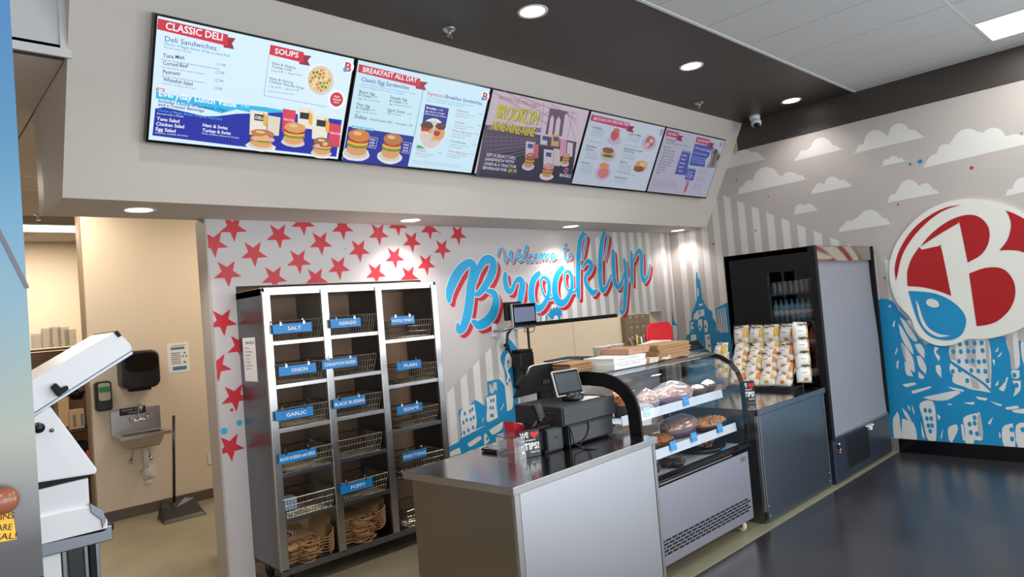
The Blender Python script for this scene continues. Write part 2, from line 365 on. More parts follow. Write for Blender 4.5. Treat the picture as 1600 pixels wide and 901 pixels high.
# ================================================================== MURALS
ms = Sheet((0, YB, 0), (1, 0, 0), (0, 0, 1))          # back wall print (normal -y)
rs = Sheet((XR, 0, 0), (0, -1, 0), (0, 0, 1))         # right wall print (normal -x)
def clip(poly, ax, val, keep_less):
    out = []; n = len(poly)
    for i in range(n):
        a, b = poly[i], poly[(i + 1) % n]; ia = (a[ax] <= val) == keep_less; ib = (b[ax] <= val) == keep_less
        if ia: out.append(a)
        if ia != ib: t = (val - a[ax]) / (b[ax] - a[ax]); out.append((a[0] + (b[0] - a[0]) * t, a[1] + (b[1] - a[1]) * t))
    return out
# sun-ray stripes
def stripes():
    for k in range(34):                                # right wall
        yl = 3.936 - .1645 * k + .1645 * 4
        if yl > YB or yl < 2.05: continue
        top = lambda y: 2.819 + (y - 3.936) * .566
        a, b = min(yl, YB), yl - .082
        rs.poly('ray_stripe', MWHITE, [(-a, .13), (-b, .13), (-b, top(b)), (-a, top(a))], .0006)
    for k in range(-1, 24):                            # back wall
        xl = 3.554 + .156 * k; xr_ = xl + .08
        if xr_ > XR: xr_ = XR
        if xl < 3.4 or xl >= XR: continue
        top = lambda x: min(2.479, 1.067 + (x - 3.634) * .63)
        z0 = .945
        def seg(z0, z1a, z1b): ms.poly('ray_stripe', MWHITE, [(xl, z0), (xr_, z0), (xr_, z1b), (xl, z1a)], .0006)
        if xr_ < 4.46 or xl > 6.87: seg(.1, top(xl), top(xr_))
        elif xl > 4.46 and xr_ < 6.87: seg(1.535, max(1.54, top(xl)), max(1.545, top(xr_)))
stripes()
# grey printed ground between the stripes on the lower back wall
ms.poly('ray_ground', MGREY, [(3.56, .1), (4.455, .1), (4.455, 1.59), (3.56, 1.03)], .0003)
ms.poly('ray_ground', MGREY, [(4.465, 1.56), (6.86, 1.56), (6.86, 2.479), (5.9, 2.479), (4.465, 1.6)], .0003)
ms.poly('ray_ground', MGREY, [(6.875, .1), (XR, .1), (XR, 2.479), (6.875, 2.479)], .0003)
# stars
K = 3.4652
starpx = [(222, 122), (118, 208), (470, 165), (335, 262), (192, 368), (600, 95), (697, 205), (578, 303), (445, 395), (815, 122), (905, 245), (795, 338), (672, 402), (1010, 155),
          (1097, 283), (995, 370), (1113, 105), (1190, 198), (1175, 385), (1285, 128), (1268, 320), (1355, 238), (1440, 160)]
starpx = [(300 + a / K, 320 + b / K) for a, b in starpx] + [(348, 502), (376, 541), (339, 573), (367, 620), (360, 698)]
for i, (u, v) in enumerate(starpx):
    c = ms.px(u, v); P_ = []
    for k in range(10):
        r_ = (.101 if k % 2 == 0 else .041); a = -PI / 2 + .04 + k * PI / 5; P_.append((c[0] + r_ * math.cos(a), c[1] + r_ * math.sin(a)))
    P_ = clip(P_, 1, 2.478, True)
    if c[0] < 1.95: P_ = clip(P_, 0, 1.634, False)
    if c[1] < 2.0: P_ = clip(P_, 0, 1.795, True)
    else: P_ = clip(P_, 1, 2.016, False)
    m_ = M().poly([ms.to3(p, .001) for p in P_]); obj('mural_star', m_, RED, wback)
for u, v, r_, mt in ((362, 640, 2.5, RED), (374, 660, 4.5, CYAN), (350, 673, 5, CYAN), (540, 389, 1.6, CYAN), (711, 575, .9, MGREY), (687, 364, 1.7, RED), (897, 369, 1.6, CYAN), (978, 365, 1, BLACKM), (1035, 379, .9, BLACKM), (1030, 413, 1, BLACKM), (991, 456, 1, BLACKM)):
    ms.disc('mural_dot', mt, ms.px(u, v), r_ / 215, .001, 8)
# script lettering, traced as brush strokes (Z: zoom origin 680,360 scale 3.2175; C4: 690,360 x4.505; C5: 860,350 x6.005)
def Z(a): return ms.px(680 + a[0] / 3.2175, 360 + a[1] / 3.2175)
def C4(a): return ms.px(690 + a[0] / 4.505, 360 + a[1] / 4.505)
def C5(a): return ms.px(860 + a[0] / 6.005, 350 + a[1] / 6.005)
S_ = []
def sk(f, pts, wid): S_.append(([f(p) for p in pts], [q * .84 for q in wid]))
sk(C4, [(52, 490), (55, 430), (88, 345), (135, 270), (190, 228), (222, 250), (222, 310), (205, 400), (195, 500), (178, 600), (150, 680), (120, 700), (112, 655)], [.06, .10, .12, .11, .09, .10, .12, .12, .12, .12, .10, .08, .03])
sk(C4, [(235, 360), (262, 270), (300, 212), (345, 205), (365, 245), (345, 320), (305, 390), (265, 440), (240, 450)], [.05, .08, .10, .10, .11, .11, .09, .07, .05])
sk(C4, [(320, 425), (365, 440), (382, 500), (362, 580), (315, 640), (260, 665), (222, 640)], [.04, .08, .11, .12, .12, .10, .05])
sk(C4, [(447, 308), (448, 360), (462, 415), (490, 425), (520, 360), (550, 345), (568, 380), (560, 440), (545, 520)], [.06, .08, .08, .06, .05, .08, .10, .10, .09])
sk(Z, [(520, 217), (493, 250), (482, 310), (490, 365), (515, 392), (545, 372), (570, 320), (570, 260), (545, 235), (530, 260), (545, 320), (575, 345), (605, 330)], [.07, .09, .10, .10, .09, .07, .06, .06, .04, .03, .03, .03, .03])
sk(Z, [(637, 190), (610, 230), (600, 290), (610, 345), (635, 365), (662, 345), (685, 290), (685, 230), (665, 205), (648, 230), (660, 290), (695, 310), (712, 290)], [.07, .09, .10, .11, .09, .07, .06, .06, .04, .03, .03, .03, .03])
sk(C5, [(310, 85), (280, 150), (265, 260), (260, 400), (258, 520), (262, 680)], [.05, .08, .085, .085, .085, .07])
sk(C5, [(310, 85), (335, 110), (320, 220), (298, 330)], [.03, .03, .03, .025])
sk(C5, [(300, 410), (345, 350), (385, 380), (370, 440), (325, 500), (345, 580), (395, 645), (435, 620)], [.03, .06, .08, .07, .06, .08, .08, .04])
sk(C5, [(500, 85), (480, 180), (468, 300), (465, 450), (470, 560), (490, 620), (530, 580), (570, 480)], [.06, .08, .085, .085, .085, .08, .05, .03])
sk(C5, [(500, 85), (540, 100), (530, 200), (505, 330)], [.02, .03, .03, .02])
sk(C5, [(585, 250), (590, 350), (595, 470), (610, 560), (640, 590), (670, 540), (690, 460)], [.06, .08, .08, .08, .07, .05, .03])
sk(C5, [(690, 335), (705, 420), (708, 560), (700, 700), (690, 800), (665, 830), (655, 760), (675, 650), (720, 560), (750, 500)], [.05, .08, .08, .08, .07, .05, .025, .02, .02, .02])
sk(C5, [(755, 265), (762, 350), (762, 460), (768, 560)], [.05, .07, .07, .05])
sk(C5, [(780, 340), (810, 270), (840, 255), (855, 320), (855, 420), (862, 500), (880, 530), (915, 480), (935, 380)], [.04, .06, .08, .08, .08, .08, .07, .05, .03])
dx, dz = .042, -.040
for pts, wd in S_:
    ms.stroke('mural_lettering_shadow', RED, [(p[0] + dx, p[1] + dz) for p in pts], [q for q in wd], .0012)
    ms.stroke('mural_lettering_shadow', RED, [(p[0] + dx / 2, p[1] + dz / 2) for p in pts], [q for q in wd], .0012)
for pts, wd in S_: ms.stroke('mural_lettering_outline', MWHITE, pts, [q + .018 for q in wd], .0018)
for pts, wd in S_: ms.stroke('mural_lettering', CYAN, pts, wd, .0024)
W_ = [[(312, 125), (322, 95), (340, 90), (345, 120), (352, 160), (380, 100), (378, 140), (388, 160), (412, 110), (420, 90)], [(415, 145), (432, 132), (428, 118), (416, 128), (418, 155), (436, 150)], [(442, 145), (458, 100), (460, 75), (450, 95), (448, 140), (456, 158), (466, 148)],
      [(488, 122), (474, 122), (466, 142), (474, 158), (488, 150)], [(508, 120), (495, 135), (498, 155), (512, 150), (515, 130), (508, 120)], [(522, 155), (528, 120), (535, 120), (535, 150), (545, 120), (552, 122), (552, 150), (562, 120), (570, 125), (570, 152)], [(580, 140), (598, 130), (594, 116), (582, 125), (584, 150), (606, 138)],
      [(654, 62), (650, 100), (650, 140), (660, 150), (668, 140)], [(642, 95), (668, 90)], [(680, 115), (668, 128), (672, 145), (686, 140), (688, 122), (680, 115)]]
for pts in W_:
    q = [Z(p) for p in pts]; ms.stroke('mural_lettering_shadow', RED, [(p[0] + .018, p[1] - .016) for p in q], .02, .0012); ms.stroke('mural_lettering_outline', MWHITE, q, .029, .0018); ms.stroke('mural_lettering', CYAN, q, .019, .0024)
# skyline on the back wall, low left (crop 690,540 x5.007)
def bz(name, material, pts, lift, ox=690, oy=540, k=5.007): ms.poly(name, material, smooth2([ms.px(ox + a / k, oy + b / k) for a, b in pts], 80, 3), lift)
bz('mural_skyline', BLUE, [(60, 790), (150, 725), (130, 520), (155, 495), (215, 475), (262, 425), (335, 470), (340, 400), (362, 385), (355, 280), (435, 262), (460, 270), (500, 320), (490, 200), (460, 110), (470, 60), (500, 30), (545, 0), (580, 60), (600, 120), (607, 170), (600, 400), (590, 740), (480, 740), (300, 790), (160, 845), (62, 870)], .0014)
bz('mural_skyline', BLUE, [(500, 60), (498, -20), (520, -60), (560, -20), (608, 60), (608, 200), (500, 200)], .0014)
for pts in ([(150, 510), (255, 455), (270, 640), (160, 710)], [(345, 405), (425, 380), (428, 470), (440, 560), (365, 595), (350, 560), (355, 480)], [(505, 70), (545, 50), (545, 160), (525, 190), (555, 340), (555, 480), (512, 510), (500, 380), (495, 300), (515, 240), (492, 160)],
            [(370, 660), (480, 590), (470, 650), (400, 695)], [(200, 765), (295, 705), (310, 730), (225, 790)], [(430, 700), (485, 680), (485, 735), (425, 750)], [(330, 700), (350, 690), (375, 740), (335, 780)], [(490, 625), (520, 605), (530, 625), (495, 650)], [(498, 655), (525, 640), (528, 680), (500, 690)], [(540, 650), (572, 635), (575, 680), (545, 690)],
            [(62, 835), (140, 795), (150, 840), (62, 868)], [(370, 305), (385, 300), (395, 340), (405, 290), (430, 285), (432, 355), (415, 340), (400, 370), (380, 365)], [(158, 700), (300, 640), (340, 625), (165, 715)], [(460, 500), (485, 450), (488, 455), (465, 505)], [(570, 260), (600, 215), (595, 250), (575, 290)], [(575, 300), (600, 270), (590, 320)], [(320, 570), (330, 560), (318, 610)]):
    bz('mural_highlight', MWHITE if len(pts) != 9 else WALLP, pts, .002)
for a, b in ((180, 530), (222, 510), (240, 495), (170, 600), (195, 580), (228, 575), (250, 560), (175, 680), (208, 660), (245, 638), (385, 430), (405, 425), (380, 485), (400, 485), (385, 545), (400, 545), (520, 125), (530, 270), (510, 295), (525, 200), (355, 725)): ms.disc('mural_window', BLUE, ms.px(690 + a / 5.007, 540 + b / 5.007), .013, .0026, 8, .019)
# statue crown above the pass-through, small tower right of it
bz('mural_crown', BLUE, [(465, 210), (490, 205), (520, 240), (545, 245), (555, 215), (580, 210), (595, 230), (600, 262), (615, 262), (612, 220), (638, 200), (622, 185), (634, 165), (612, 158), (618, 132), (592, 138), (575, 122), (560, 138), (542, 122), (535, 150), (510, 138), (515, 162), (498, 175), (512, 190), (480, 196)], .0014, 780, 460, 6.433)
bz('mural_crown', BLUE, [(465, 210), (482, 212), (480, 275), (466, 277)], .0014, 780, 460, 6.433)
ms.rect('mural_crown', BLUE, *ms.px(845, 503), ms.px(846.5, 503)[0], ms.px(846, 480)[1], .0014)
bz('mural_tower', BLUE, [(548, 545), (556, 545), (560, 590), (575, 620), (600, 650), (602, 720), (610, 760), (604, 800), (560, 805), (552, 700), (550, 620)], .0014, 940, 380, 5.004)
bz('mural_highlight', MWHITE, [(556, 640), (585, 640), (592, 700), (590, 755), (566, 775), (558, 700)], .002, 940, 380, 5.004)
# wall seen through the display case: white marks
for i in range(9):
    pass
mural_back = ms.link(wback)
# ---- right wall mural (crop7: 1100,180 x3.004)
def cloud(p0, p1, bumps, ox=1100, oy=180, k=3.004):
    n = 44; top = []
    for i in range(n + 1):
        x = p0[0] + (p1[0] - p0[0]) * i / n; base = p0[1] + (p1[1] - p0[1]) * i / n; y = base - min(i, n - i, 3) * .8
        for cx, ty, r_ in bumps:
            if abs(x - cx) < r_: y = min(y, ty + r_ - math.sqrt(r_ * r_ - (x - cx) ** 2))
        top.append((x, y))
    rs.pp('mural_cloud', MWHITE, [p1, p0] + top[1:-1], .0008, ox, oy, k)
for c in (((40, 268), (300, 203), [(120, 175, 40), (190, 162, 52), (240, 172, 28), (262, 190, 20)]), ((412, 218), (660, 158), [(470, 163, 28), (505, 150, 24), (553, 105, 52), (610, 140, 28), (440, 195, 16), (630, 152, 16)]),
          ((690, 182), (1055, 99), [(742, 135, 26), (808, 69, 56), (725, 160, 18), (860, 95, 25), (917, 38, 50), (978, 68, 34), (1010, 88, 20)]), ((985, 258), (1640, 105), [(1085, 183, 32), (1135, 135, 40), (1050, 215, 20), (1240, 63, 72), (1190, 110, 40), (1360, 58, 60), (1300, 80, 40), (1460, 88, 58), (1530, 85, 50)]),
          ((822, 242), (960, 212), [(858, 206, 18), (890, 190, 24), (920, 200, 18)]), ((133, 377), (500, 297), [(215, 305, 32), (182, 335, 22), (293, 243, 60), (345, 280, 30), (403, 265, 40), (450, 280, 24)]),
          ((497, 372), (708, 330), [(545, 318, 26), (520, 345, 16), (603, 288, 38), (650, 302, 28), (675, 318, 18)]), ((412, 470), (537, 446), [(453, 417, 28), (492, 415, 26), (512, 430, 18)]),
          ((620, 550), (898, 508), [(685, 493, 28), (655, 518, 18), (780, 444, 62), (725, 480, 30), (843, 482, 28)]), ((857, 411), (1118, 363), [(893, 370, 26), (963, 303, 48), (925, 340, 22), (1038, 319, 36), (1080, 348, 20)]),
          ((1395, 383), (1640, 330), [(1440, 345, 22), (1505, 290, 55), (1570, 270, 50)])): cloud(*c)
for a, b, r_, mt in ((152, 305, 6, BLUE), (302, 383, 4, RED), (241, 540, 5, RED), (44, 605, 6, RED), (968, 229, 7, BLUE), (1014, 217, 11, BLUE), (1256, 247, 8, RED), (911, 418, 5, RED), (195, 425, 3, MGREY), (848, 763, 6, BLUE), (165, 264, 3, RED), (1490, 84, 4, BLUE)):
    rs.disc('mural_dot', mt, rs.px(1100 + a / 3.004, 180 + b / 3.004), r_ / 3.004 / 160, .001, 6)
def rp(name, material, pts, lift, ox, oy, k): rs.pp(name, material, pts, lift, ox, oy, k)
# art-deco tower (crop 940,380 x5.004)
rp('mural_tower', BLUE, [(740, 225), (749, 225), (752, 262), (770, 290), (778, 360), (786, 425), (810, 480), (840, 518), (866, 532), (868, 580), (895, 620), (898, 680), (950, 700), (950, 780), (955, 1100), (660, 1100), (655, 760), (668, 715), (690, 705), (687, 615), (708, 590), (705, 545), (722, 510), (745, 440), (741, 350), (738, 290)], .0014, 940, 380, 5.004)
for pts in ([(750, 345), (757, 350), (762, 400), (757, 425), (750, 400)], [(760, 475), (795, 470), (790, 485), (765, 490)], [(722, 560), (750, 525), (802, 515), (805, 565), (770, 570), (750, 600), (735, 590), (720, 600)], [(755, 600), (785, 590), (790, 640), (770, 690), (755, 640)], [(696, 620), (718, 612), (722, 670), (712, 697), (698, 680)], [(800, 600), (820, 600), (832, 640), (828, 690), (808, 697)],
            [(808, 715), (845, 710), (855, 800), (862, 860), (820, 860)], [(700, 715), (740, 712), (742, 760), (700, 790)]): rp('mural_highlight', MWHITE, pts, .002, 940, 380, 5.004)
for a, b in ((715, 640), (712, 680), (815, 650), (768, 540), (835, 740), (842, 800), (770, 650)): rs.disc('mural_window', BLUE, rs.px(940 + a / 5.004, 380 + b / 5.004), .014, .0026, 8, .02)
rp('mural_tower', BLUE, [(890, 512), (975, 465), (1040, 470), (1040, 900), (900, 900), (930, 700)], .0013, 940, 380, 5.004)
for k in range(4): rp('mural_highlight', MWHITE, [(905 + 17 * k, 520 - 7 * k), (912 + 17 * k, 517 - 7 * k), (940 + 17 * k, 690), (930 + 17 * k, 700)], .002, 940, 380, 5.004)
# bridge and blocks below the round sign (crop 1370,440 x3.465)
q = (1370, 440, 3.465)
yz = lambda u, v: rs.px(u, v)
rs.poly('mural_bridge', BLUE, [rs.px(1370 + 20 / 3.465, 440 + 92 / 3.465)] + [rs.px(1370 + a / 3.465, 440 + b / 3.465) for a, b in ((50, 92), (85, 105), (105, 125), (120, 155), (170, 205), (230, 290), (260, 340), (400, 300), (610, 310), (690, 295), (715, 320), (770, 320), (900, 310))] + [(.3, rs.px(1600, 530)[1]), (.3, .131), (-3.2, .131), (-3.2, 1.0)], .0012)
L1 = [[(118, 225), (150, 270), (190, 350), (200, 395), (160, 350), (130, 290)], [(125, 192), (160, 220), (218, 310), (200, 320), (160, 270)], [(160, 210), (185, 215), (240, 300), (230, 305)], [(132, 330), (150, 345), (195, 410), (208, 490), (180, 470), (145, 400)], [(150, 430), (170, 450), (198, 512), (160, 500)], [(205, 340), (235, 335), (258, 370), (258, 415), (225, 380)],
      [(215, 402), (240, 405), (268, 460), (265, 500), (230, 460)], [(225, 485), (255, 510), (250, 525), (228, 518)], [(90, 220), (100, 205), (95, 245), (85, 240)], [(98, 390), (110, 352), (112, 370), (102, 395)], [(110, 430), (120, 425), (115, 475), (107, 460)], [(315, 350), (335, 360), (320, 380), (342, 405), (335, 430), (310, 380)], [(320, 455), (345, 455), (350, 520), (325, 490)],
      [(398, 345), (480, 318), (605, 310), (618, 560), (600, 560), (560, 530), (440, 450), (400, 420)], [(398, 440), (440, 470), (560, 545), (620, 600), (560, 590), (480, 570), (400, 490)], [(410, 510), (470, 550), (475, 568), (415, 545)], [(722, 400), (700, 300), (760, 265), (775, 450), (728, 475)], [(730, 480), (772, 478), (770, 520), (735, 520)], [(733, 535), (780, 535), (775, 590), (738, 622), (750, 575)],
      [(232, 660), (300, 645), (320, 720), (322, 850), (300, 870), (270, 840), (250, 740)], [(470, 735), (545, 710), (560, 720), (575, 850), (530, 855), (520, 885), (480, 870), (478, 800)], [(88, 740), (120, 715), (135, 862), (98, 862)], [(137, 740), (200, 765), (215, 865), (140, 862)], [(680, 790), (735, 765), (750, 890), (690, 890)], [(755, 775), (830, 760), (835, 895), (765, 893)],
      [(250, 625), (420, 590), (455, 600), (380, 640), (300, 640)], [(140, 555), (200, 545), (215, 555), (160, 570)], [(190, 590), (290, 565), (290, 575), (200, 605)], [(470, 655), (530, 650), (520, 665)], [(380, 660), (410, 660), (395, 668)], [(385, 568), (460, 582), (475, 595), (420, 585)], [(535, 620), (600, 630), (590, 642), (550, 635)], [(695, 680), (760, 670), (770, 685), (710, 692)], [(730, 695), (800, 685), (800, 712), (745, 706)], [(610, 645), (680, 665), (665, 672)],
      [(135, 680), (165, 710), (190, 755), (160, 735)], [(165, 665), (180, 680), (178, 700)], [(190, 665), (200, 690), (205, 720), (195, 700)], [(240, 755), (250, 800), (262, 850), (245, 830)], [(385, 800), (400, 780), (430, 770), (440, 800), (405, 875), (390, 850)], [(345, 840), (360, 795), (352, 850)], [(325, 715), (345, 730), (335, 750)], [(600, 765), (630, 730), (615, 770)], [(660, 810), (672, 830), (665, 850)], [(640, 380), (660, 350), (655, 375)], [(650, 410), (680, 375), (670, 400)], [(625, 420), (640, 425), (635, 455)],
      [(660, 580), (695, 540), (700, 520), (712, 515), (690, 590)], [(640, 560), (660, 530), (655, 560)], [(60, 130), (80, 125), (72, 140)], [(780, 330), (797, 330), (797, 450), (784, 400)], [(100, 720), (112, 700), (115, 718), (90, 735)], [(455, 770), (470, 780), (478, 860), (465, 850)]]
for p in L1: rs.poly('mural_highlight', MWHITE, smooth2([rs.px(q[0] + a / q[2], q[1] + b / q[2]) for a, b in p], 100, 3), .002)
for p in ([(480, 318), (535, 312), (540, 470), (490, 440)], [(588, 312), (605, 311), (618, 540), (600, 520)], [(398, 345), (425, 335), (430, 430), (400, 415)], [(505, 515), (545, 540), (560, 580), (520, 575)], [(545, 712), (560, 722), (575, 850), (548, 830)], [(722, 400), (700, 300), (735, 280), (750, 470), (728, 475)], [(130, 330), (150, 345), (160, 430), (145, 400)]): rp('mural_shade_face', MGREY, p, .0024, *q)
for a, b in ((450, 338), (488, 333), (530, 332), (568, 330), (415, 378), (455, 378), (495, 375), (525, 377), (573, 372), (445, 430), (487, 430), (520, 428), (553, 433), (583, 430), (412, 485), (450, 478), (512, 480), (550, 483), (588, 485), (490, 535), (600, 535), (263, 695), (288, 698), (272, 740), (295, 740), (280, 778), (300, 778), (290, 808), (503, 770), (530, 765), (510, 815), (543, 822), (530, 735), (730, 800), (733, 850), (790, 800), (745, 505), (757, 560)): rs.disc('mural_window', BLUE, rs.px(1370 + a / 3.465, 440 + b / 3.465), .016, .003, 7, .024)
rs.link(wr)
# round sign board (crop 1340,180 x2.369)
sg = thing('round_logo_sign', 'large round white sign with a red letter B and blue drop on the mural wall', 'sign', (XR, 1.6, 1.7))
gs = Sheet((XR - .022, 0, 0), (0, -1, 0), (0, 0, 1)); g = (1340, 180, 2.369)
outl = [gs.px(1340 + a / 2.369, 180 + b / 2.369) for a, b in ((118, 590), (122, 530), (148, 465), (200, 398), (268, 346), (340, 318), (420, 309), (500, 318), (560, 336), (616, 366), (690, 430), (730, 520), (730, 640), (690, 720), (616, 782), (560, 808), (480, 826), (410, 828), (375, 842), (330, 853), (280, 848), (235, 822), (208, 785), (198, 752), (150, 700), (125, 645))]
sm = []
for i in range(len(outl)):
    p0, p1, p2, p3 = [Vector(outl[(i + j) % len(outl)]) for j in (-1, 0, 1, 2)]
    for k in range(4):
        t = k / 4; sm.append(.5 * ((2 * p1) + (p2 - p0) * t + (2 * p0 - 5 * p1 + 4 * p2 - p3) * t * t + (3 * p1 - p0 - 3 * p2 + p3) * t ** 3))
obj('sign_board', M().prism([gs.to3(p, 0) for p in sm], (.02, 0, 0)), mat('sign board white', (232, 231, 222), .4, 0, .02, 2), sg)
DRED = mat('sign red', (172, 24, 30), .4, 0, .03, 2)
for nm, mt, pts in (('red_arc', DRED, [(142, 615), (138, 560), (158, 492), (205, 422), (265, 372), (325, 342), (385, 330), (320, 352), (262, 392), (205, 452), (165, 520), (148, 590)]),
        ('upper_bowl', DRED, [(232, 487), (265, 446), (310, 408), (360, 380), (410, 368), (450, 376), (480, 405), (489, 440), (482, 480), (455, 518), (408, 545), (379, 405), (372, 400), (300, 442)]),
        ('left_bowl', DRED, [(238, 497), (300, 484), (310, 490), (347, 668), (300, 650), (240, 636), (185, 632), (184, 580), (200, 530), (228, 487)]),
        ('lower_bowl', DRED, [(413, 585), (470, 565), (520, 563), (555, 580), (580, 620), (583, 670), (562, 720), (520, 760), (480, 775), (441, 780)]),
        ('right_field', DRED, [(548, 352), (585, 366), (640, 400), (690, 470), (705, 560), (660, 530), (610, 505), (570, 499), (525, 500), (555, 460), (568, 410), (561, 375)]),
        ('water_drop', BLUE, [(188, 650), (235, 652), (290, 660), (345, 685), (385, 720), (402, 755), (395, 795), (375, 820), (340, 832), (295, 828), (255, 808), (225, 765), (205, 710)])):
    gs.ps(nm, mt, pts, .002, *g)
gs.ps('drop_highlight', MWHITE, [(254, 690), (262, 680), (280, 680), (298, 690), (303, 705), (290, 711), (270, 708), (258, 700)], .004, *g)
gs.ps('drop_highlight', MWHITE, [(215, 682), (228, 705), (240, 745), (262, 785), (300, 808), (346, 815), (300, 820), (258, 797), (232, 757)], .004, *g)
gs.link(sg)
# ================================================================== LAMPS AND CEILING FITTINGS
def downlight(x, y, z, label, power, spread, col=(1, .95, .9), group=None, k=1):
    t = thing('recessed_downlight', label, 'ceiling light', (x, y, z), group)
    r_ = .1 * k
    obj('trim_ring', M().lathe([(r_ * .78, .004), (r_ * .8, -.003), (r_ * .97, -.006), (r_, -.001), (r_, .004)], (x, y, z), 28), TEE, t, True)
    obj('lens', M().lathe([(0.0001, -.002), (r_ * .5, -.003), (r_ * .8, -.001), (r_ * .8, .004)], (x, y, z), 24), LENS, t, True)
    l = bpy.data.lights.new('downlight_lamp', 'SPOT'); l.energy = power; l.color = col; l.spot_size = math.radians(spread); l.spot_blend = .7; l.shadow_soft_size = .06
    o = bpy.data.objects.new('downlight_lamp', l); COL.objects.link(o); o.location = (x, y, z - .03)
for x, n in ((3.107, 'biggest, at the picture top'), (4.966, 'middle one of the row, above the fourth menu screen'), (6.835, 'smallest, near the mural wall')):
    downlight(x, 2.9, ZC, 'lit downlight in the dark ceiling, ' + n, 75 if x < 6 else 20, 130)
for x in (1.25, -.6): downlight(x, 2.9, ZC, 'downlight in the dark ceiling above the ' + ('first menu screen' if x > 0 else 'left edge panel'), 75, 130)
for x, n in ((1.158, 'over the doorway'), (3.138, 'above the red stars and bagel rack'), (5.079, 'above the blue lettering'), (7.0, 'nearest the mural wall')):
    downlight(x, 4.47, 2.48, 'round lit downlight under the menu bulkhead, ' + n, 34 if x < 6 else 20, 125, (1, .93, .9), k=.95)
def sprinkler(x, y, z, label, s=1):
    t = thing('fire_sprinkler', label, 'sprinkler', (x, y, z))
    obj('escutcheon', M().lathe([(.001, -.012), (.03, -.012), (.042, -.004), (.045, 0), (.0451, .002)], (x, y, z), 20), CHROME, t, True)
    m = M().tube([(x, y, z - .01), (x, y, z - .035)], .009, 8); m.tube([(x - .012, y, z - .03), (x - .02, y, z - .045), (x, y, z - .062)], .003, 5); m.tube([(x + .012, y, z - .03), (x + .02, y, z - .045), (x, y, z - .062)], .003, 5)
    obj('frame', m, CHROME, t, True); obj('deflector', M().lathe([(.001, -.064), (.022, -.064), (.022, -.061), (.001, -.061)], (x, y, z), 16), CHROME, t)
sprinkler(2.818, 3.40, ZC, 'small chrome sprinkler head in the dark ceiling above the second menu screen')
sprinkler(5.978, 3.44, ZC, 'small chrome sprinkler head in the dark ceiling near the white camera')
sprinkler(1.25, 8.6, ZB, 'tiny sprinkler head in the back room ceiling at the left')
# security camera
cx, cy = 7.0, 3.38
t = thing('security_camera', 'white dome security camera on the dark ceiling by the mural corner', 'camera', (cx, cy, ZC))
obj('mount', M().lathe([(.055, 0), (.058, -.02), (.05, -.05), (.035, -.06)], (cx, cy, ZC), 24), WHITE, t, True)
obj('ball', M().blob((cx - .02, cy - .02, ZC - .09), (.055, .055, .055), 0, 20, 12), WHITE, t, True)
dvec = Vector((-.55, -.35, -.75)).normalized()
obj('camera_lens', M().lathe([(.001, .062), (.03, .058), (.036, .048), (.036, .03)], (cx - .02, cy - .02, ZC - .09), 20, dvec), BLKGLOSS, t, True)

# ================================================================== MENU SCREENS
VV = Vector((0, -.46008154, .88787667)); NN = Vector((0, -.88787667, -.46008154)); PB = Vector((0, 4.19, 2.48))
XE = [1.08, 2.255, 3.405, 4.55, 5.70, 6.86]
SL = .355; SH = 1.03
labels = ['leftmost menu screen headed CLASSIC DELI with soups', 'second menu screen headed BREAKFAST ALL DAY', 'middle menu screen with a bridge photo and yellow lettering', 'fourth menu screen headed BROOKLYN SPECIALTIES', 'rightmost menu screen with BAGELS and BEVERAGES']
bgc = [(214, 238, 252), (196, 226, 240), (178, 164, 176), (166, 176, 190), (148, 147, 166)]
dim = [1, .95, .8, .82, .72]
def E_(i, rgb, nm): return emit('screen %d %s' % (i, nm), tuple(min(255, q * dim[i] * (1 if i < 2 else (.98, .93, 1.02)[j])) if nm != 'bg' else q for j, q in enumerate(rgb)), 1.0)
def slab(x0, x1, s0, s1, d0, d1):
    c = PB + VV * ((s0 + s1) / 2) + NN * ((d0 + d1) / 2) + Vector(((x0 + x1) / 2, 0, 0))
    return (c, Vector(((x1 - x0) / 2, 0, 0)), VV * ((s1 - s0) / 2), NN * ((d1 - d0) / 2))
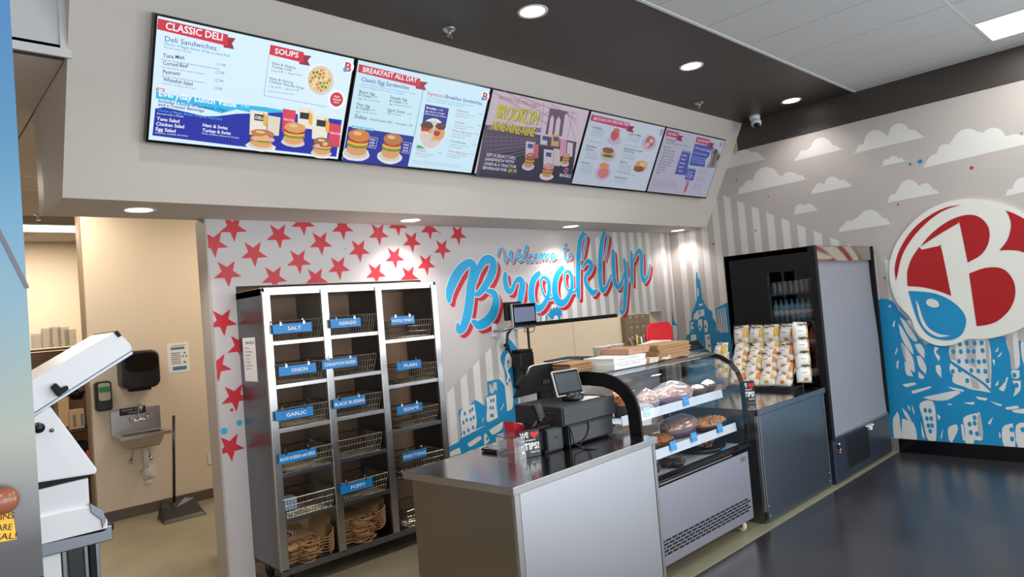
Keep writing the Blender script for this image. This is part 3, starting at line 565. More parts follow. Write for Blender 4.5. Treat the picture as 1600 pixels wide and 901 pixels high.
class Menu:
    def __init__(s, i):
        s.i = i; x0, x1 = XE[i] + .004, XE[i + 1] - .004
        s.t = thing('menu_screen', labels[i], 'screen', PB + Vector(((x0 + x1) / 2, 0, 0)) + VV * SL)
        obj('casing', M().obox(*slab(x0, x1, SL, SH, .012, .062)), BLKGLOSS, s.t, bevel=.003)
        obj('wall_bracket', M().obox(*slab(x0 + .35, x1 - .35, SL - .012, SH - .1, 0, .014)), BLACKM, s.t)
        obj('display', M().obox(*slab(x0 + .012, x1 - .012, SL + .016, SH - .012, .06, .0632)), E_(i, bgc[i], 'bg'), s.t)
        s.s = Sheet(PB + NN * .0636, (1, 0, 0), VV)
    def P(s, p): return s.s.px(*p)
    def T(s, txt, a, b, h, c, nm, bold=0, shear=0, l=.0012, part='menu_lettering'):
        s.s.ptext(part, E_(s.i, c, nm), txt, a, b, h * .8, l, bold, shear)
    def poly(s, pts, c, nm, l=.0006, part='menu_graphic'): s.s.pp(part, E_(s.i, c, nm), pts, l)
    def disc(s, c, r, col, nm, l=.001, ry=None, part='food_picture'): s.s.disc(part, E_(s.i, col, nm), s.P(c), r, l, 18, ry)
    def blob(s, c, rx, ry, col, nm, l, seed=0, part='food_picture', n=16):
        r_ = random.Random(seed); c = s.P(c); s.s.poly(part, E_(s.i, col, nm), [(c[0] + rx * (1 + r_.uniform(-.12, .12)) * math.cos(6.2832 * k / n), c[1] + ry * (1 + r_.uniform(-.12, .12)) * math.sin(6.2832 * k / n)) for k in range(n)], l)
    def burger(s, c, w_, k=1, top=(196, 130, 70), seed=1):
        """plate, lower bun, filling layers, upper bun"""
        i = s.i; x, y = c
        def up(d): q = s.P(c); return q[0], q[1] + d
        S = s.s
        def el(dx, dz, rx, ry, col, nm, l):
            q = s.P(c); r_ = random.Random(seed + int(dz * 1000)); S.poly('food_picture', E_(i, col, nm), [(q[0] + dx + rx * (1 + r_.uniform(-.06, .06)) * math.cos(6.2832 * k2 / 18), q[1] + dz + ry * (1 + r_.uniform(-.06, .06)) * math.sin(6.2832 * k2 / 18)) for k2 in range(18)], l)
        el(0, -.045 * k, w_ * 1.3, .03 * k, (236, 232, 230), 'plate', .0008); el(0, -.042 * k, w_ * 1.1, .022 * k, (214, 206, 204), 'plate2', .0010)
        el(0, -.025 * k, w_ * .95, .026 * k, (222, 160, 100), 'bun', .0014); el(0, -.006 * k, w_ * 1.02, .014 * k, (110, 140, 60), 'green', .0016); el(0, .004 * k, w_ * .98, .014 * k, (236, 180, 60), 'cheese', .0018); el(0, .015 * k, w_ * .95, .014 * k, (170, 50, 40), 'meat', .0020); el(0, .034 * k, w_, .026 * k, top, 'bun top %d' % top[0], .0022)
        el(-.2 * w_, .042 * k, w_ * .4, .008 * k, (236, 190, 140), 'bun shine', .0024)
    def done(s): s.s.link(s.t)
NAVY = (20, 40, 150); INK = (40, 52, 84); SM = (110, 125, 150); CY = (40, 165, 205); RB = (206, 24, 56); WH = (240, 246, 252)
def banner(m, a, b, hpx, c=RB, tail=12, nm='banner'):
    (x0, y0), (x1, y1) = a, b                              # top-left, top-right
    sl = (y1 - y0) / (x1 - x0)
    m.poly([(x0, y0), (x1, y1), (x1 - 1, y1 + hpx + 1), (x0 - 2, y0 + hpx)], c, nm, .0006)
    m.poly([(x1 - tail * .6, y1 + 3), (x1 + tail, y1 + 6), (x1 + tail * .5, y1 + hpx * .5 + 5), (x1 + tail * .8, y1 + hpx + 6), (x1 - tail * .6, y1 + hpx + 3)], (150, 16, 44), nm + ' tail', .0004)
def logo(m, c, r_):
    m.disc(c, r_, WH, 'logo ring', .0008, part='menu_logo'); q = m.P(c)
    m.s.text('menu_logo', E_(m.i, RB, 'banner'), 'B', (q[0] - r_ * .6, q[1] - r_ * .7), (q[0] + r_ * .6, q[1] - r_ * .7), r_ * 1.4, .0014, .03)
    m.s.disc('menu_logo', E_(m.i, CY, 'cyan'), (q[0] - r_ * .45, q[1] - r_ * .5), r_ * .4, .0018, 10)
# --- screen one (crop 220,0 x3.336)
m = Menu(0); c = lambda a, b: (220 + a / 3.336, b / 3.336)
banner(m, c(90, 95), c(455, 180), 17)
m.T('CLASSIC DELI', c(128, 151), c(425, 212), .047, WH, 'white', .02)
m.T('Deli Sandwiches', c(125, 213), c(393, 263), .034, NAVY, 'navy')
m.T('Choice of Bagel, Bread, Wrap or Hard Roll', c(121, 232), c(461, 298), .018, CY, 'cyan', .01)
m.T('Served with a Pickle', c(120, 249), c(262, 277), .014, SM, 'small')
for t_, s_, p_, y0, xr_, y1, px_, py_ in (('Tuna Melt', 'Served warm with American cheese & tomato', '11.99', 298, 228, 310, 440, 350), ('Corned Beef', 'Served warm with spicy mustard', '12.99', 337, 246, 354, 434, 390), ('Pastrami', 'Served warm with spicy mustard', '12.99', 382, 204, 393, 428, 432), ('Whitefish Salad', 'Lettuce, tomato, & onion', '13.99', 421, 269, 447, 423, 473)):
    m.T(t_, c(115, y0), c(xr_, y1), .026, INK, 'ink', .01); m.T(s_, c(108, y0 + 15), c(108 + len(s_) * 7.4, y0 + 15 + len(s_) * 1.25), .013, SM, 'small'); m.T(p_, c(px_ - 44, py_ - 8), c(px_, py_), .022, SM, 'small')
m.poly([c(80, 455), c(125, 463), c(122, 478), c(78, 470)], RB, 'banner'); m.T('NEW', c(83, 467), c(120, 474), .012, WH, 'white', .02)
m.poly([c(80, 474), c(300, 510), c(500, 542), c(650, 558), c(745, 575), c(740, 590), c(600, 592), c(500, 570), c(420, 590), c(300, 555), c(180, 528), c(78, 512)], (40, 185, 230), 'sky', .0006)
m.T('Everyday Lunch Value', c(93, 499), c(496, 559), .046, WH, 'white', .025, l=.0016); m.T('9.99', c(520, 557), c(562, 565), .022, (200, 235, 250), 'pale')
m.T('Includes Choice of Sandwich, Chips', c(92, 532), c(447, 582), .021, NAVY, 'navy', .015); m.T('and a Tractor Beverage', c(90, 550), c(330, 584), .021, NAVY, 'navy', .015)
m.poly([c(75, 565), c(120, 558), c(200, 575), c(330, 605), (c(400, 605)), c(500, 592), c(640, 590), c(745, 585), c(860, 600), c(1048, 625), c(1018, 817), c(500, 760), c(60, 705)], (14, 34, 160), 'royal', .0009)
m.T('Choice of Bagel, Bread, Wrap or Hard Roll', c(86, 578), c(421, 627), .017, (70, 170, 235), 'lblue', .01, l=.0016); m.T('Served with a Pickle', c(84, 594), c(222, 612), .013, WH, 'white', l=.0016)
for t_, x, y, x1, y1, h in (('Tuna Salad', 82, 625, 200, 640, .024), ('Chicken Salad', 79, 652, 225, 668, .024), ('Egg Salad', 77, 678, 180, 691, .024), ('Lettuce, tomato, & onion', 75, 693, 244, 712, .012), ('Ham & Swiss', 322, 658, 451, 675, .024), ('Turkey & Swiss', 320, 685, 468, 702, .024), ('Swiss cheese, lettuce & tomato', 317, 697, 512, 722, .012)):
    m.T(t_, c(x, y), c(x1, y1), h, WH, 'white', .02 if h > .02 else 0, l=.0016)
banner(m, c(676, 232), c(850, 272), 15.5); m.T('SOUPS', c(697, 278), c(820, 301), .040, WH, 'white', .02)
for t_, x, y, x1, y1, h in (('Hale & Hearty', 683, 334, 808, 360, .02), ('Turkey Chili', 681, 352, 785, 372, .022), ('Cup 4.99  |  Bowl 5.99', 679, 371, 837, 398, .016), ('Hale & Hearty', 670, 413, 795, 437, .02), ('Chicken Noodle Soup', 668, 430, 848, 466, .022), ('Cup 4.99  |  Bowl 5.99', 664, 453, 823, 478, .016), ('Add a House Salad 3.99', 661, 476, 797, 496, .012)):
    m.T(t_, c(x, y), c(x1, y1), h, INK if h > .018 else SM, 'ink' if h > .018 else 'small')
m.poly([c(667, 285), c(669, 285), c(643, 497), c(641, 497)], SM, 'small'); m.poly([c(641, 496), c(970, 556), c(970, 558), c(641, 498)], SM, 'small')
m.disc(c(936, 418), .098, (238, 240, 248), 'bowl', .0008); m.disc(c(938, 420), .09, (205, 210, 225), 'bowl shade', .0010); m.disc(c(936, 416), .078, (226, 196, 130), 'soup', .0012)
for k in range(26):
    a = k * 2.4; r_ = .013 * math.sqrt(k) * 1.02; q = m.P(c(936, 416)); m.s.disc('food_picture', E_(0, ((240, 226, 180), (150, 130, 50), (90, 120, 50), (214, 120, 50))[k % 4], 'soup bit %d' % (k % 4)), (q[0] + r_ * math.cos(a), q[1] + r_ * math.sin(a)), .009, .0016, 6)
m.disc(c(1020, 518), .062, WH, 'white', .0009, part='menu_badge'); m.disc(c(1020, 518), .045, (200, 40, 60), 'badge', .0012, part='menu_badge'); m.T('OLD', c(1005, 505), c(1035, 510), .014, WH, 'white', .02, l=.0016); m.T('SOUP', c(1000, 520), c(1042, 527), .014, WH, 'white', .02, l=.0016); m.T('HUT', c(1005, 535), c(1032, 540), .014, WH, 'white', .02, l=.0016)
logo(m, c(1081, 348), .04)
for x, y, w_, h, col, nm in ((570, 572, 92, 128, (232, 226, 214), 'bag'), (662, 600, 66, 100, (222, 214, 190), 'cup'), (740, 565, 68, 120, (216, 60, 90), 'pinkcup'), (820, 555, 84, 110, (232, 226, 214), 'bag'), (895, 597, 84, 125, (232, 226, 214), 'bag'), (980, 640, 64, 120, (216, 60, 90), 'pinkcup')):
    m.poly([c(x, y), c(x + w_, y + 12), c(x + w_ - 10, y + h + 8), c(x - 4, y + h)], col, nm, .0012, 'food_picture')
for x, y in ((593, 592), (830, 583), (917, 622)):
    m.poly([c(x, y), c(x + 48, y + 7), c(x + 44, y + 40), c(x - 3, y + 33)], (34, 34, 44), 'dark', .0016, 'food_picture'); m.T('DELI', c(x + 3, y + 26), c(x + 42, y + 32), .024, WH, 'white', .02, l=.002, part='food_picture')
    m.poly([c(x + 42, y - 10), c(x + 66, y + 15), c(x + 62, y + 70), c(x + 44, y + 60)], (236, 176, 50), 'chips', .0015, 'food_picture')
for x, y in ((742, 620), (984, 690)): m.T('TRACTOR', c(x, y + 5), c(x + 56, y + 14), .016, WH, 'white', .01, l=.0018, part='food_picture')
m.burger(c(630, 725), .072, 1.0, (190, 120, 70)); m.burger(c(800, 700), .07, 1.25, (214, 160, 90), 5); m.burger(c(945, 765), .066, 1.0, (150, 100, 60), 9)
for x, y in ((600, 722), (650, 716), (680, 728), (920, 760), (960, 750)): m.blob(c(x, y), .02, .013, (228, 170, 176), 'ham', .0026, x)
m.done()
# --- screen two (crop 520,80 x4.095)
m = Menu(1); c = lambda a, b: (520 + a / 4.095, 80 + b / 4.095)
banner(m, c(168, 82), c(560, 175), 12.5); m.T('BREAKFAST ALL DAY', c(190, 131), c(538, 201), .042, WH, 'white', .02)
m.T('Classic Egg Sandwiches', c(182, 190), c(486, 246), .034, NAVY, 'navy', .005); m.T('Choice of Cheese: American, Swiss, Pepperjack, Provolone', c(178, 212), c(530, 278), .014, CY, 'cyan'); m.T('Choice of Bagel, Bread, Wrap or Hard Roll', c(174, 228), c(452, 280), .014, CY, 'cyan')
for t_, x, y, x1, y1, h in (('Bacon, Egg', 168, 263, 266, 283, .024), ('& Cheese', 165, 284, 245, 300, .024), ('Eggs, Bacon & Cheese', 162, 305, 300, 325, .013), ('Sausage, Egg', 366, 300, 473, 320, .024), ('& Cheese', 362, 322, 438, 336, .024), ('Eggs, Sausage & Cheese', 358, 340, 503, 360, .013), ('Ham, Egg', 152, 343, 236, 362, .024), ('& Cheese', 149, 366, 230, 382, .024), ('Eggs, Ham & Cheese', 147, 388, 278, 404, .013), ('Egg & Cheese', 350, 382, 460, 398, .024), ('Eggs & Cheese', 346, 398, 436, 413, .013), ('Sides:', 138, 425, 218, 440, .034), ('Hash Browns 2.49  |  Avocados 1.50', 236, 440, 506, 482, .018)):
    m.T(t_, c(x, y), c(x1, y1), h, INK if h > .015 else SM, 'ink' if h > .015 else 'small', .005)
for x, y in ((247, 288), (440, 328), (232, 372), (465, 398)): m.T('6.99', c(x + 8, y + 8), c(x + 38, y + 13), .016, SM, 'small')
m.poly([c(100, 480), c(520, 545), c(478, 742), c(60, 703)], (22, 38, 150), 'royal', .0006); m.poly([c(122, 474), c(262, 496), c(260, 512), c(120, 490)], (40, 185, 230), 'sky', .0009); m.T('LIMITED TIME OFFER', c(126, 488), c(256, 507), .013, WH, 'white', .01)
m.burger(c(160, 590), .082, 1.6, (216, 130, 50)); m.burger(c(375, 612), .078, 1.6, (190, 120, 70), 4)
for x, y in ((225, 545), (440, 578)):
    m.poly([c(x + 4, y), c(x + 62, y + 9), c(x + 62, y + 11), c(x + 4, y + 2)], WH, 'white'); m.poly([c(x + 62, y + 9), c(x + 64, y + 9), c(x + 48, y + 78), c(x + 46, y + 78)], WH, 'white'); m.poly([c(x - 5, y + 66), c(x + 48, y + 76), c(x + 48, y + 78), c(x - 5, y + 68)], WH, 'white')
    for j, s_ in enumerate(('PAN', 'BURGER', '$7.99')): m.T(s_, c(x + 12 - 3 * j, y + 24 + 19 * j), c(x + 44 - 3 * j, y + 29 + 19 * j), .017, WH, 'white', .015, l=.0016)
m.s.stroke('menu_graphic', E_(1, SM, 'small'), [m.P(c(578, 250)), m.P(c(520, 540))], .004, .0006)
m.T('Signature', c(603, 278), c(712, 300), .034, RB, 'banner', .0); m.T('Breakfast Sandwiches', c(720, 300), c(952, 345), .034, NAVY, 'navy', .005)
m.T('Choice of Cheese: American, Swiss, Pepperjack, Provolone', c(600, 300), c(898, 354), .014, CY, 'cyan'); m.T('Choice of Bagel, Bread, Wrap or Hard Roll', c(598, 318), c(832, 356), .014, CY, 'cyan')
m.poly([c(592, 338), c(743, 366), c(722, 480), c(572, 460)], (22, 38, 150), 'royal', .0006); m.T('Brooklyn', c(598, 366), c(665, 378), .02, WH, 'white', .02); m.T('7.99', c(676, 380), c(704, 385), .016, WH, 'white')
m.T('Eggs, Bacon, Sausage,', c(592, 386), c(715, 404), .014, WH, 'white', .01); m.T('Ham & American Cheese', c(588, 402), c(722, 424), .014, WH, 'white', .01)
m.disc(c(632, 530), .115, (232, 226, 226), 'plate', .0009); m.disc(c(632, 532), .1, (206, 200, 204), 'plate2', .0010)
for x, y, rx, ry, col, nm, l in ((600, 500, .052, .045, (216, 160, 120), 'bun', .0014), (600, 475, .055, .03, (90, 60, 40), 'dbun', .0018), (590, 500, .04, .012, (180, 50, 40), 'meat', .002), (680, 520, .05, .06, (220, 170, 110), 'bun', .0014), (690, 480, .048, .026, (90, 60, 40), 'dbun', .0018), (665, 525, .03, .02, (180, 50, 40), 'meat', .002), (640, 560, .02, .015, (236, 200, 90), 'cheese', .002), (590, 525, .04, .012, (240, 205, 190), 'ham', .0019)): m.blob(c(x, y), rx, ry, col, nm, l, x)
m.poly([c(538, 600), c(608, 608), c(605, 625), c(536, 620)], (60, 170, 130), 'green tag')
yy0 = [(790, 382, 'Williamsburg'), (778, 455, 'Turkey Bay'), (764, 510, 'Prospect Egg & Cheese'), (750, 578, 'Corned Beef Hash'), (734, 640, 'Chicken, Egg & Cheese'), (532, 633, 'Greenpoint')]
for j, (x, y, s_) in enumerate(yy0):
    m.T(s_, c(x, y), c(x + len(s_) * 6.2, y + len(s_) * 1.1), .017, RB if j != 3 else INK, 'banner' if j != 3 else 'ink', .005)
    for q_ in range(2): m.T('Grilled bacon, fried cheese,' if q_ == 0 else 'tomato & egg white', c(x - 4 - 2 * q_, y + 20 + 15 * q_), c(x + 120 - 40 * q_, y + 36 + 10 * q_), .012, SM, 'small')
    m.T('7.99', c(x + 140, y + 22), c(x + 166, y + 27), .014, SM, 'small')
for q_ in range(2): m.T('Consuming raw or undercooked meats, poultry, seafood, shellfish or eggs may increase your risk', c(512, 700 + 13 * q_), c(815 + 10 * q_, 734 + 12 * q_), .008, SM, 'small')
logo(m, c(975, 288), .04); m.done()
# --- screen three, bridge picture (same crop)
m = Menu(2)
m.poly([c(975, 470), c(1140, 500), c(1560, 580), c(1525, 852), c(915, 800)], (84, 74, 96), 'deck', .0004); m.poly([c(1100, 640), c(1300, 600), c(1545, 650), c(1525, 852), c(925, 800), c(960, 740)], (46, 44, 66), 'road', .0006)
m.poly([c(1390, 362), c(1500, 385), c(1500, 400), c(1485, 405), c(1465, 545), c(1445, 545), c(1458, 440), c(1445, 415), c(1430, 440), c(1415, 545), c(1402, 545), c(1415, 430), c(1405, 405), c(1392, 430), c(1375, 540), c(1358, 535), c(1385, 385)], (110, 88, 104), 'tower', .0006, 'bridge_picture')
def line(m, a, b, w_, col, nm, l=.0007): m.s.stroke('bridge_picture', E_(m.i, col, nm), [m.P(a), m.P(b)], w_, l)
for a, b in (((1030, 262), (1380, 470)), ((1090, 250), (1385, 420)), ((1200, 290), (1400, 370)), ((1560, 400), (1500, 385)), ((1300, 350), (1040, 520)), ((1390, 380), (1120, 560)), ((1500, 390), (1560, 470)), ((1500, 395), (1550, 560)), ((1350, 330), (1330, 520)), ((1540, 380), (1500, 560)), ((1400, 340), (1560, 440)), ((1200, 300), (1100, 480))): line(m, c(*a), c(*b), .004, (130, 110, 128), 'cable')
for k in range(7): line(m, c(960 + 8 * k, 545 + 30 * k), c(1300, 560 + 12 * k), .007, (126 + 10 * (k % 2), 108, 124), 'rail%d' % (k % 2))
for k in range(9): line(m, c(985 + 32 * k, 520 + 5 * k), c(975 + 32 * k, 620 - 4 * k), .006, (120, 100, 118), 'cable')
for k in range(6): line(m, c(1030 - 12 * k, 640 + 26 * k), c(1180, 640 + 30 * k), .005, (96, 86, 104), 'plank')
m.poly([c(1000, 470), c(1330, 490), c(1330, 520), c(990, 500)], (130, 130, 150), 'skyline', .0006, 'bridge_picture')
m.T('BROOKLYN DOES LUNCH', c(1062, 306), c(1326, 362), .036, (190, 40, 80), 'red', .0)
for l, col, nm, d in ((.0012, (60, 56, 40), 'shadow', 3), (.0018, (236, 226, 40), 'yellow', 0)):
    m.T('BROOKLYN', c(1040 + d * 1, 420 + d), c(1305 + d, 470 + d), .135, col, nm, .03, l=l); m.T('NINE-NINE-NINE', c(1012 + d, 498 + d), c(1285 + d, 545 + d), .088, col, nm, .03, l=l)
for s_, x, y, x1, y1 in (('GET A SELECT DELI', 980, 668, 1166, 692), ('SANDWICH WITH', 972, 697, 1156, 717), ('CHIPS & A TRACTOR', 966, 726, 1172, 748), ('BEVERAGE FOR', 958, 752, 1112, 769)): m.T(s_, c(x, y), c(x1, y1), .03, WH, 'white', .02)
m.T('$5.95', c(1120, 771), c(1174, 777), .034, (236, 226, 40), 'yellow', .02)
for x, y, w_, h, col, nm in ((1235, 575, 60, 110, (225, 220, 215), 'bag'), (1285, 590, 32, 90, (220, 110, 120), 'pinkcup'), (1330, 525, 45, 70, (225, 220, 215), 'bag'), (1400, 530, 50, 75, (230, 180, 110), 'chips'), (1350, 625, 60, 120, (225, 220, 215), 'bag'), (1412, 620, 45, 110, (222, 214, 190), 'cup'), (1455, 560, 40, 110, (220, 170, 180), 'pinkcup2'), (1500, 580, 36, 90, (225, 220, 215), 'bag')): m.poly([c(x, y), c(x + w_, y + 8), c(x + w_ - 5, y + h + 5), c(x - 4, y + h)], col, nm, .0012, 'food_picture')
for x, y in ((1248, 590), (1342, 540), (1412, 545), (1365, 645)): m.poly([c(x, y), c(x + 34, y + 5), c(x + 30, y + 32), c(x - 3, y + 27)], (60, 90, 140), 'dblue', .0016, 'food_picture')
m.burger(c(1258, 700), .056, 1.1, (170, 110, 80)); m.burger(c(1375, 765), .066, 1.1, (214, 160, 150), 3); m.burger(c(1490, 690), .045, .9, (200, 170, 120), 8)
m.s.ptext('menu_lettering', E_(2, WH, 'white'), 'BAGELS', c(1450, 800), c(1520, 808), .028, .0014, .02); m.disc(c(1492, 762), .026, (210, 130, 140), 'emblem', .0012, part='menu_logo'); m.disc(c(1492, 762), .015, (90, 60, 80), 'emblem2', .0016, part='menu_logo')
m.done()
# --- screen four (crop 880,150 x5.007)
m = Menu(3); c = lambda a, b: (880 + a / 5.007, 150 + b / 5.007)
banner(m, c(222, 143), c(520, 210), 9.5, (200, 50, 100), 8); m.T('BROOKLYN SPECIALTIES', c(236, 184), c(508, 234), .032, WH, 'white', .015)
for s_, x, y in (('Tom Breakfast', 222, 248), ('Toasted Croi Melt', 505, 300), ('Delilah Bacon', 180, 395), ('Hash Brown', 175, 420), ('Brooklyn Panini, Avocado', 475, 415), ('& Pastry Wrap', 472, 435), ('Lotus Toast', 140, 522), ('Bagel Dog', 445, 518), ('Brooklyn Sampler', 402, 636)): m.T(s_, c(x, y), c(x + len(s_) * 6, y + len(s_) * 1.1), .024, INK, 'ink', .01)
for x, y, n in ((225, 262, 4), (505, 318, 3), (178, 440, 3), (470, 455, 2), (140, 540, 5), (440, 538, 5), (400, 654, 2)):
    for j in range(n): m.T('Bacon, egg, cheese, tomato' if j % 2 else 'served on a toasted bagel', c(x - 3 * j, y + 14 * j), c(x + 92 - 3 * j, y + 14 * j + 15), .012, SM, 'small')
for x, y, rx, ry in ((400, 345, .075, .05), (672, 368, .09, .085), (350, 460, .085, .07), (310, 600, .085, .08), (605, 560, .075, .05)): m.disc(c(x, y), rx * 1.45, (214, 212, 222), 'plate', .0009, ry); m.disc(c(x, y), rx * 1.25, (196, 196, 208), 'plate2', .0010, ry * .85)
for x, y, rx, ry, col, nm in ((405, 300, .04, .055, (206, 90, 90), 'bread'), (418, 268, .03, .02, (190, 130, 100), 'bready'), (678, 358, .05, .06, (190, 120, 100), 'toast'), (660, 380, .02, .02, (236, 200, 200), 'egg'), (690, 350, .02, .02, (236, 200, 200), 'egg'), (350, 445, .06, .045, (214, 190, 60), 'cheesey'), (352, 425, .058, .026, (150, 90, 70), 'dbun'), (350, 468, .055, .014, (90, 120, 60), 'green'), (312, 600, .055, .05, (220, 130, 120), 'panini'), (320, 545, .05, .03, (222, 160, 90), 'bun'), (608, 545, .07, .05, (220, 170, 80), 'wrap'), (590, 570, .06, .03, (150, 80, 70), 'meat'), (625, 535, .04, .02, (236, 210, 130), 'bun shine')): m.blob(c(x, y), rx * 1.45, ry, col, nm, .0014, x + y)
for a, b in (((205, 350), (300, 370)), ((480, 380), (580, 398)), ((165, 480), (270, 495)), ((460, 480), (560, 495)), ((415, 585), (560, 625))): m.s.stroke('menu_graphic', E_(3, SM, 'small'), [m.P(c(*a)), m.P(c(*b))], .003, .0006)
m.disc(c(768, 282), .03, (60, 60, 90), 'ink', .0009, part='menu_logo'); m.disc(c(768, 282), .024, (200, 200, 214), 'plate', .0012, part='menu_logo'); m.T('B', c(764, 290), c(772, 291), .03, (60, 60, 90), 'ink', .02, l=.0016)
m.done()
# --- screen five
m = Menu(4)
banner(m, c(812, 265), c(905, 285), 8.5, (200, 50, 90), 7); m.T('BAGELS', c(820, 300), c(890, 313), .032, WH, 'white', .015)
banner(m, c(1045, 318), c(1150, 342), 8.5, (200, 50, 90), 7); m.T('BEVERAGES', c(1052, 354), c(1142, 370), .032, WH, 'white', .015)
m.T('Bulk Bagels', c(804, 348), c(880, 362), .034, INK, 'ink'); m.T('Half Dozen 8.99  Dozen 13.99', c(798, 368), c(975, 398), .018, INK, 'ink')
for j, s_ in enumerate(('Bagel with:', 'Plain Cream Cheese', 'Lowfat Cream Cheese', 'Veggie Cream Cheese', 'Scallion Cream Cheese', 'Walnut Cream Cheese', 'Plain Cream Cheese', 'Nut & Butter', 'Peanut Butter', 'Butter')): m.T(s_, c(788 - 7 * j, 402 + 22 * j), c(788 - 7 * j + len(s_) * 5, 402 + 22 * j + len(s_) * .9), .024, INK, 'ink')
for j in range(7): m.T('3.99', c(905 - 7 * j, 470 + 22 * j), c(925 - 7 * j, 473 + 22 * j), .018, SM, 'small')
m.poly([c(933, 420), c(1000, 433), c(960, 620), c(872, 610)], (70, 86, 186), 'royal', .0006); m.poly([c(933, 420), c(1000, 433), c(997, 447), c(929, 434)], (90, 190, 220), 'sky', .0009)
for j in range(5): m.T(('Double', 'Shmear', 'Deal', 'Bagel Duo', 'Combo')[j], c(928 - 8 * j, 468 + 30 * j), c(965 - 8 * j, 474 + 30 * j), .026, WH, 'white', .015)
m.poly([c(1030, 372), c(1165, 398), c(1140, 470), c(1110, 500), c(1108, 556), c(985, 540)], (60, 90, 190), 'royal2', .0006); m.T('Iced or Cold Coffee', c(1030, 408), c(1148, 440), .03, WH, 'white', .015); m.T('Fresh brewed daily', c(1022, 445), c(1120, 466), .02, WH, 'white')
for j in range(3): m.T('Small 2.99 Large 3.49', c(1012 - 3 * j, 478 + 18 * j), c(1105 - 3 * j, 496 + 18 * j), .016, WH, 'white')
m.poly([c(976, 558), c(1040, 570), c(1016, 662), c(950, 650)], (70, 86, 186), 'royal', .0006); m.poly([c(976, 558), c(1040, 570), c(1037, 580), c(973, 568)], (90, 190, 220), 'sky', .0009)
for j in range(3): m.T(('Tractor', 'Beverage', '2.99')[j], c(972 - 5 * j, 595 + 20 * j), c(1015 - 5 * j, 603 + 20 * j), .022, WH, 'white', .015)
m.poly([c(1160, 410), c(1190, 412), c(1222, 440), c(1190, 562), c(1120, 560), c(1150, 500)], (110, 170, 150), 'leaf', .0008, 'food_picture')
for x, y, rx, ry, col, nm in ((1195, 440, .03, .035, (110, 50, 60), 'berry'), (1185, 485, .028, .045, (170, 80, 90), 'drink'), (1172, 530, .03, .035, (190, 90, 80), 'drink'), (1215, 480, .02, .04, (120, 60, 60), 'berry'), (980, 665, .035, .02, (210, 160, 170), 'pinkcup'), (965, 715, .022, .065, (196, 110, 130), 'drink2')): m.blob(c(x - 4, y), rx * 1.25, ry, col, nm, .0012, x)
for x, y, n in ((705, 655, 5), (1055, 570, 4), (1040, 630, 4), (1020, 690, 2), (1005, 715, 2)):
    for j in range(n): m.T('Lemonade, cherry, berry patch' if n < 5 else 'We use fresh milk and cream in all of our drinks', c(x - 3 * j, y + 12 * j), c(x + (75 if n < 5 else 190) - 3 * j, y + 12 * j + (10 if n < 5 else 22)), .011, SM, 'small')
m.disc(c(1236, 376), .022, (60, 60, 90), 'ink', .0009, part='menu_logo'); m.disc(c(1236, 376), .017, (180, 180, 200), 'plate', .0012, part='menu_logo')
m.done()
# ================================================================== LEFT FOREGROUND PANEL
def bluegrad():
    m_ = mat('photo print sky', (92, 150, 190), .25); n = m_.node_tree; p = n.nodes['Principled BSDF']
    tc = n.nodes.new('ShaderNodeTexCoord'); sx = n.nodes.new('ShaderNodeSeparateXYZ'); cr = n.nodes.new('ShaderNodeValToRGB'); mr = n.nodes.new('ShaderNodeMapRange')
    mr.inputs['From Min'].default_value = 1.4; mr.inputs['From Max'].default_value = 2.2
    e = cr.color_ramp.elements; e[0].position = 0; e[0].color = (*s2l((60, 56, 54)), 1); e[1].position = 1; e[1].color = (*s2l((62, 112, 160)), 1)
    for pos, col in ((.12, (52, 48, 48)), (.17, (104, 100, 98)), (.25, (142, 144, 130)), (.3, (132, 142, 132)), (.38, (110, 140, 148)), (.5, (84, 136, 162)), (.78, (64, 116, 162))): q = e.new(pos); q.color = (*s2l(col), 1)
    n.links.new(tc.outputs['Object'], sx.inputs[0]); n.links.new(sx.outputs[2], mr.inputs[0]); n.links.new(mr.outputs[0], cr.inputs[0]); n.links.new(cr.outputs[0], p.inputs['Base Color']); return m_
t = thing('drinks_cooler', 'close blue and grey photo-printed cooler side at the far left edge', 'cooler', (-.3, .8, 0))
obj('cabinet', M().box((-.7, .805, 0), (.1035, 1.35, 2.3)), STEELD, t, bevel=.004)
t2 = obj('side_print', M().box((-.7, .8, 1.464), (.1035, .8052, 2.3)), bluegrad(), t)
obj('lower_panel', M().box((-.7, .8, 0), (.1035, .8052, 1.455)), STEELD, t); obj('mid_panel', M().box((-.7, .799, 1.455), (.1035, .8052, 1.464)), BLACKM, t)
fs_ = Sheet((0, .7995, 0), (1, 0, 0), (0, 0, 1))
fs_.stroke('cable_print', mat('cable print', (96, 90, 100), .4), [fs_.px(-60, 250), fs_.px(-5, 355), fs_.px(42, 448)], .0035, .0006)
fs_.link(t)
t = thing('egg_note', 'yellow handwritten note reading coins are real below a brown egg', 'note', (.06, .797, 1.5))
fs2 = Sheet((0, .7985, 0), (1, 0, 0), (0, 0, 1))
YEL = mat('note yellow', (240, 180, 40), .6)
fs2.pp('paper', YEL, [(-40, 790), (20, 800), (26, 842), (-35, 852)], .0004)
INKM = mat('marker ink', (40, 30, 20), .6)
for s_, a, b in (('COINS', (-24, 815), (22, 809)), ('ARE', (-6, 829), (18, 827)), ('REAL!', (-20, 844), (25, 841))): fs2.ptext('lettering', INKM, s_, a, b, .006, .0008, .01)
fs2.link(t)
e0 = at(3, 782, y=.79); obj('egg', M().blob((e0.x, .788, e0.z), (.0135, .009, .0125), .0, 20, 12), mat('brown egg', (150, 88, 62), .2, 0, .15, 40), t, True)
# ================================================================== BACK ROOM
YS = 7.43
def sp(u, v, y=YS): return at(u, v, y=y)
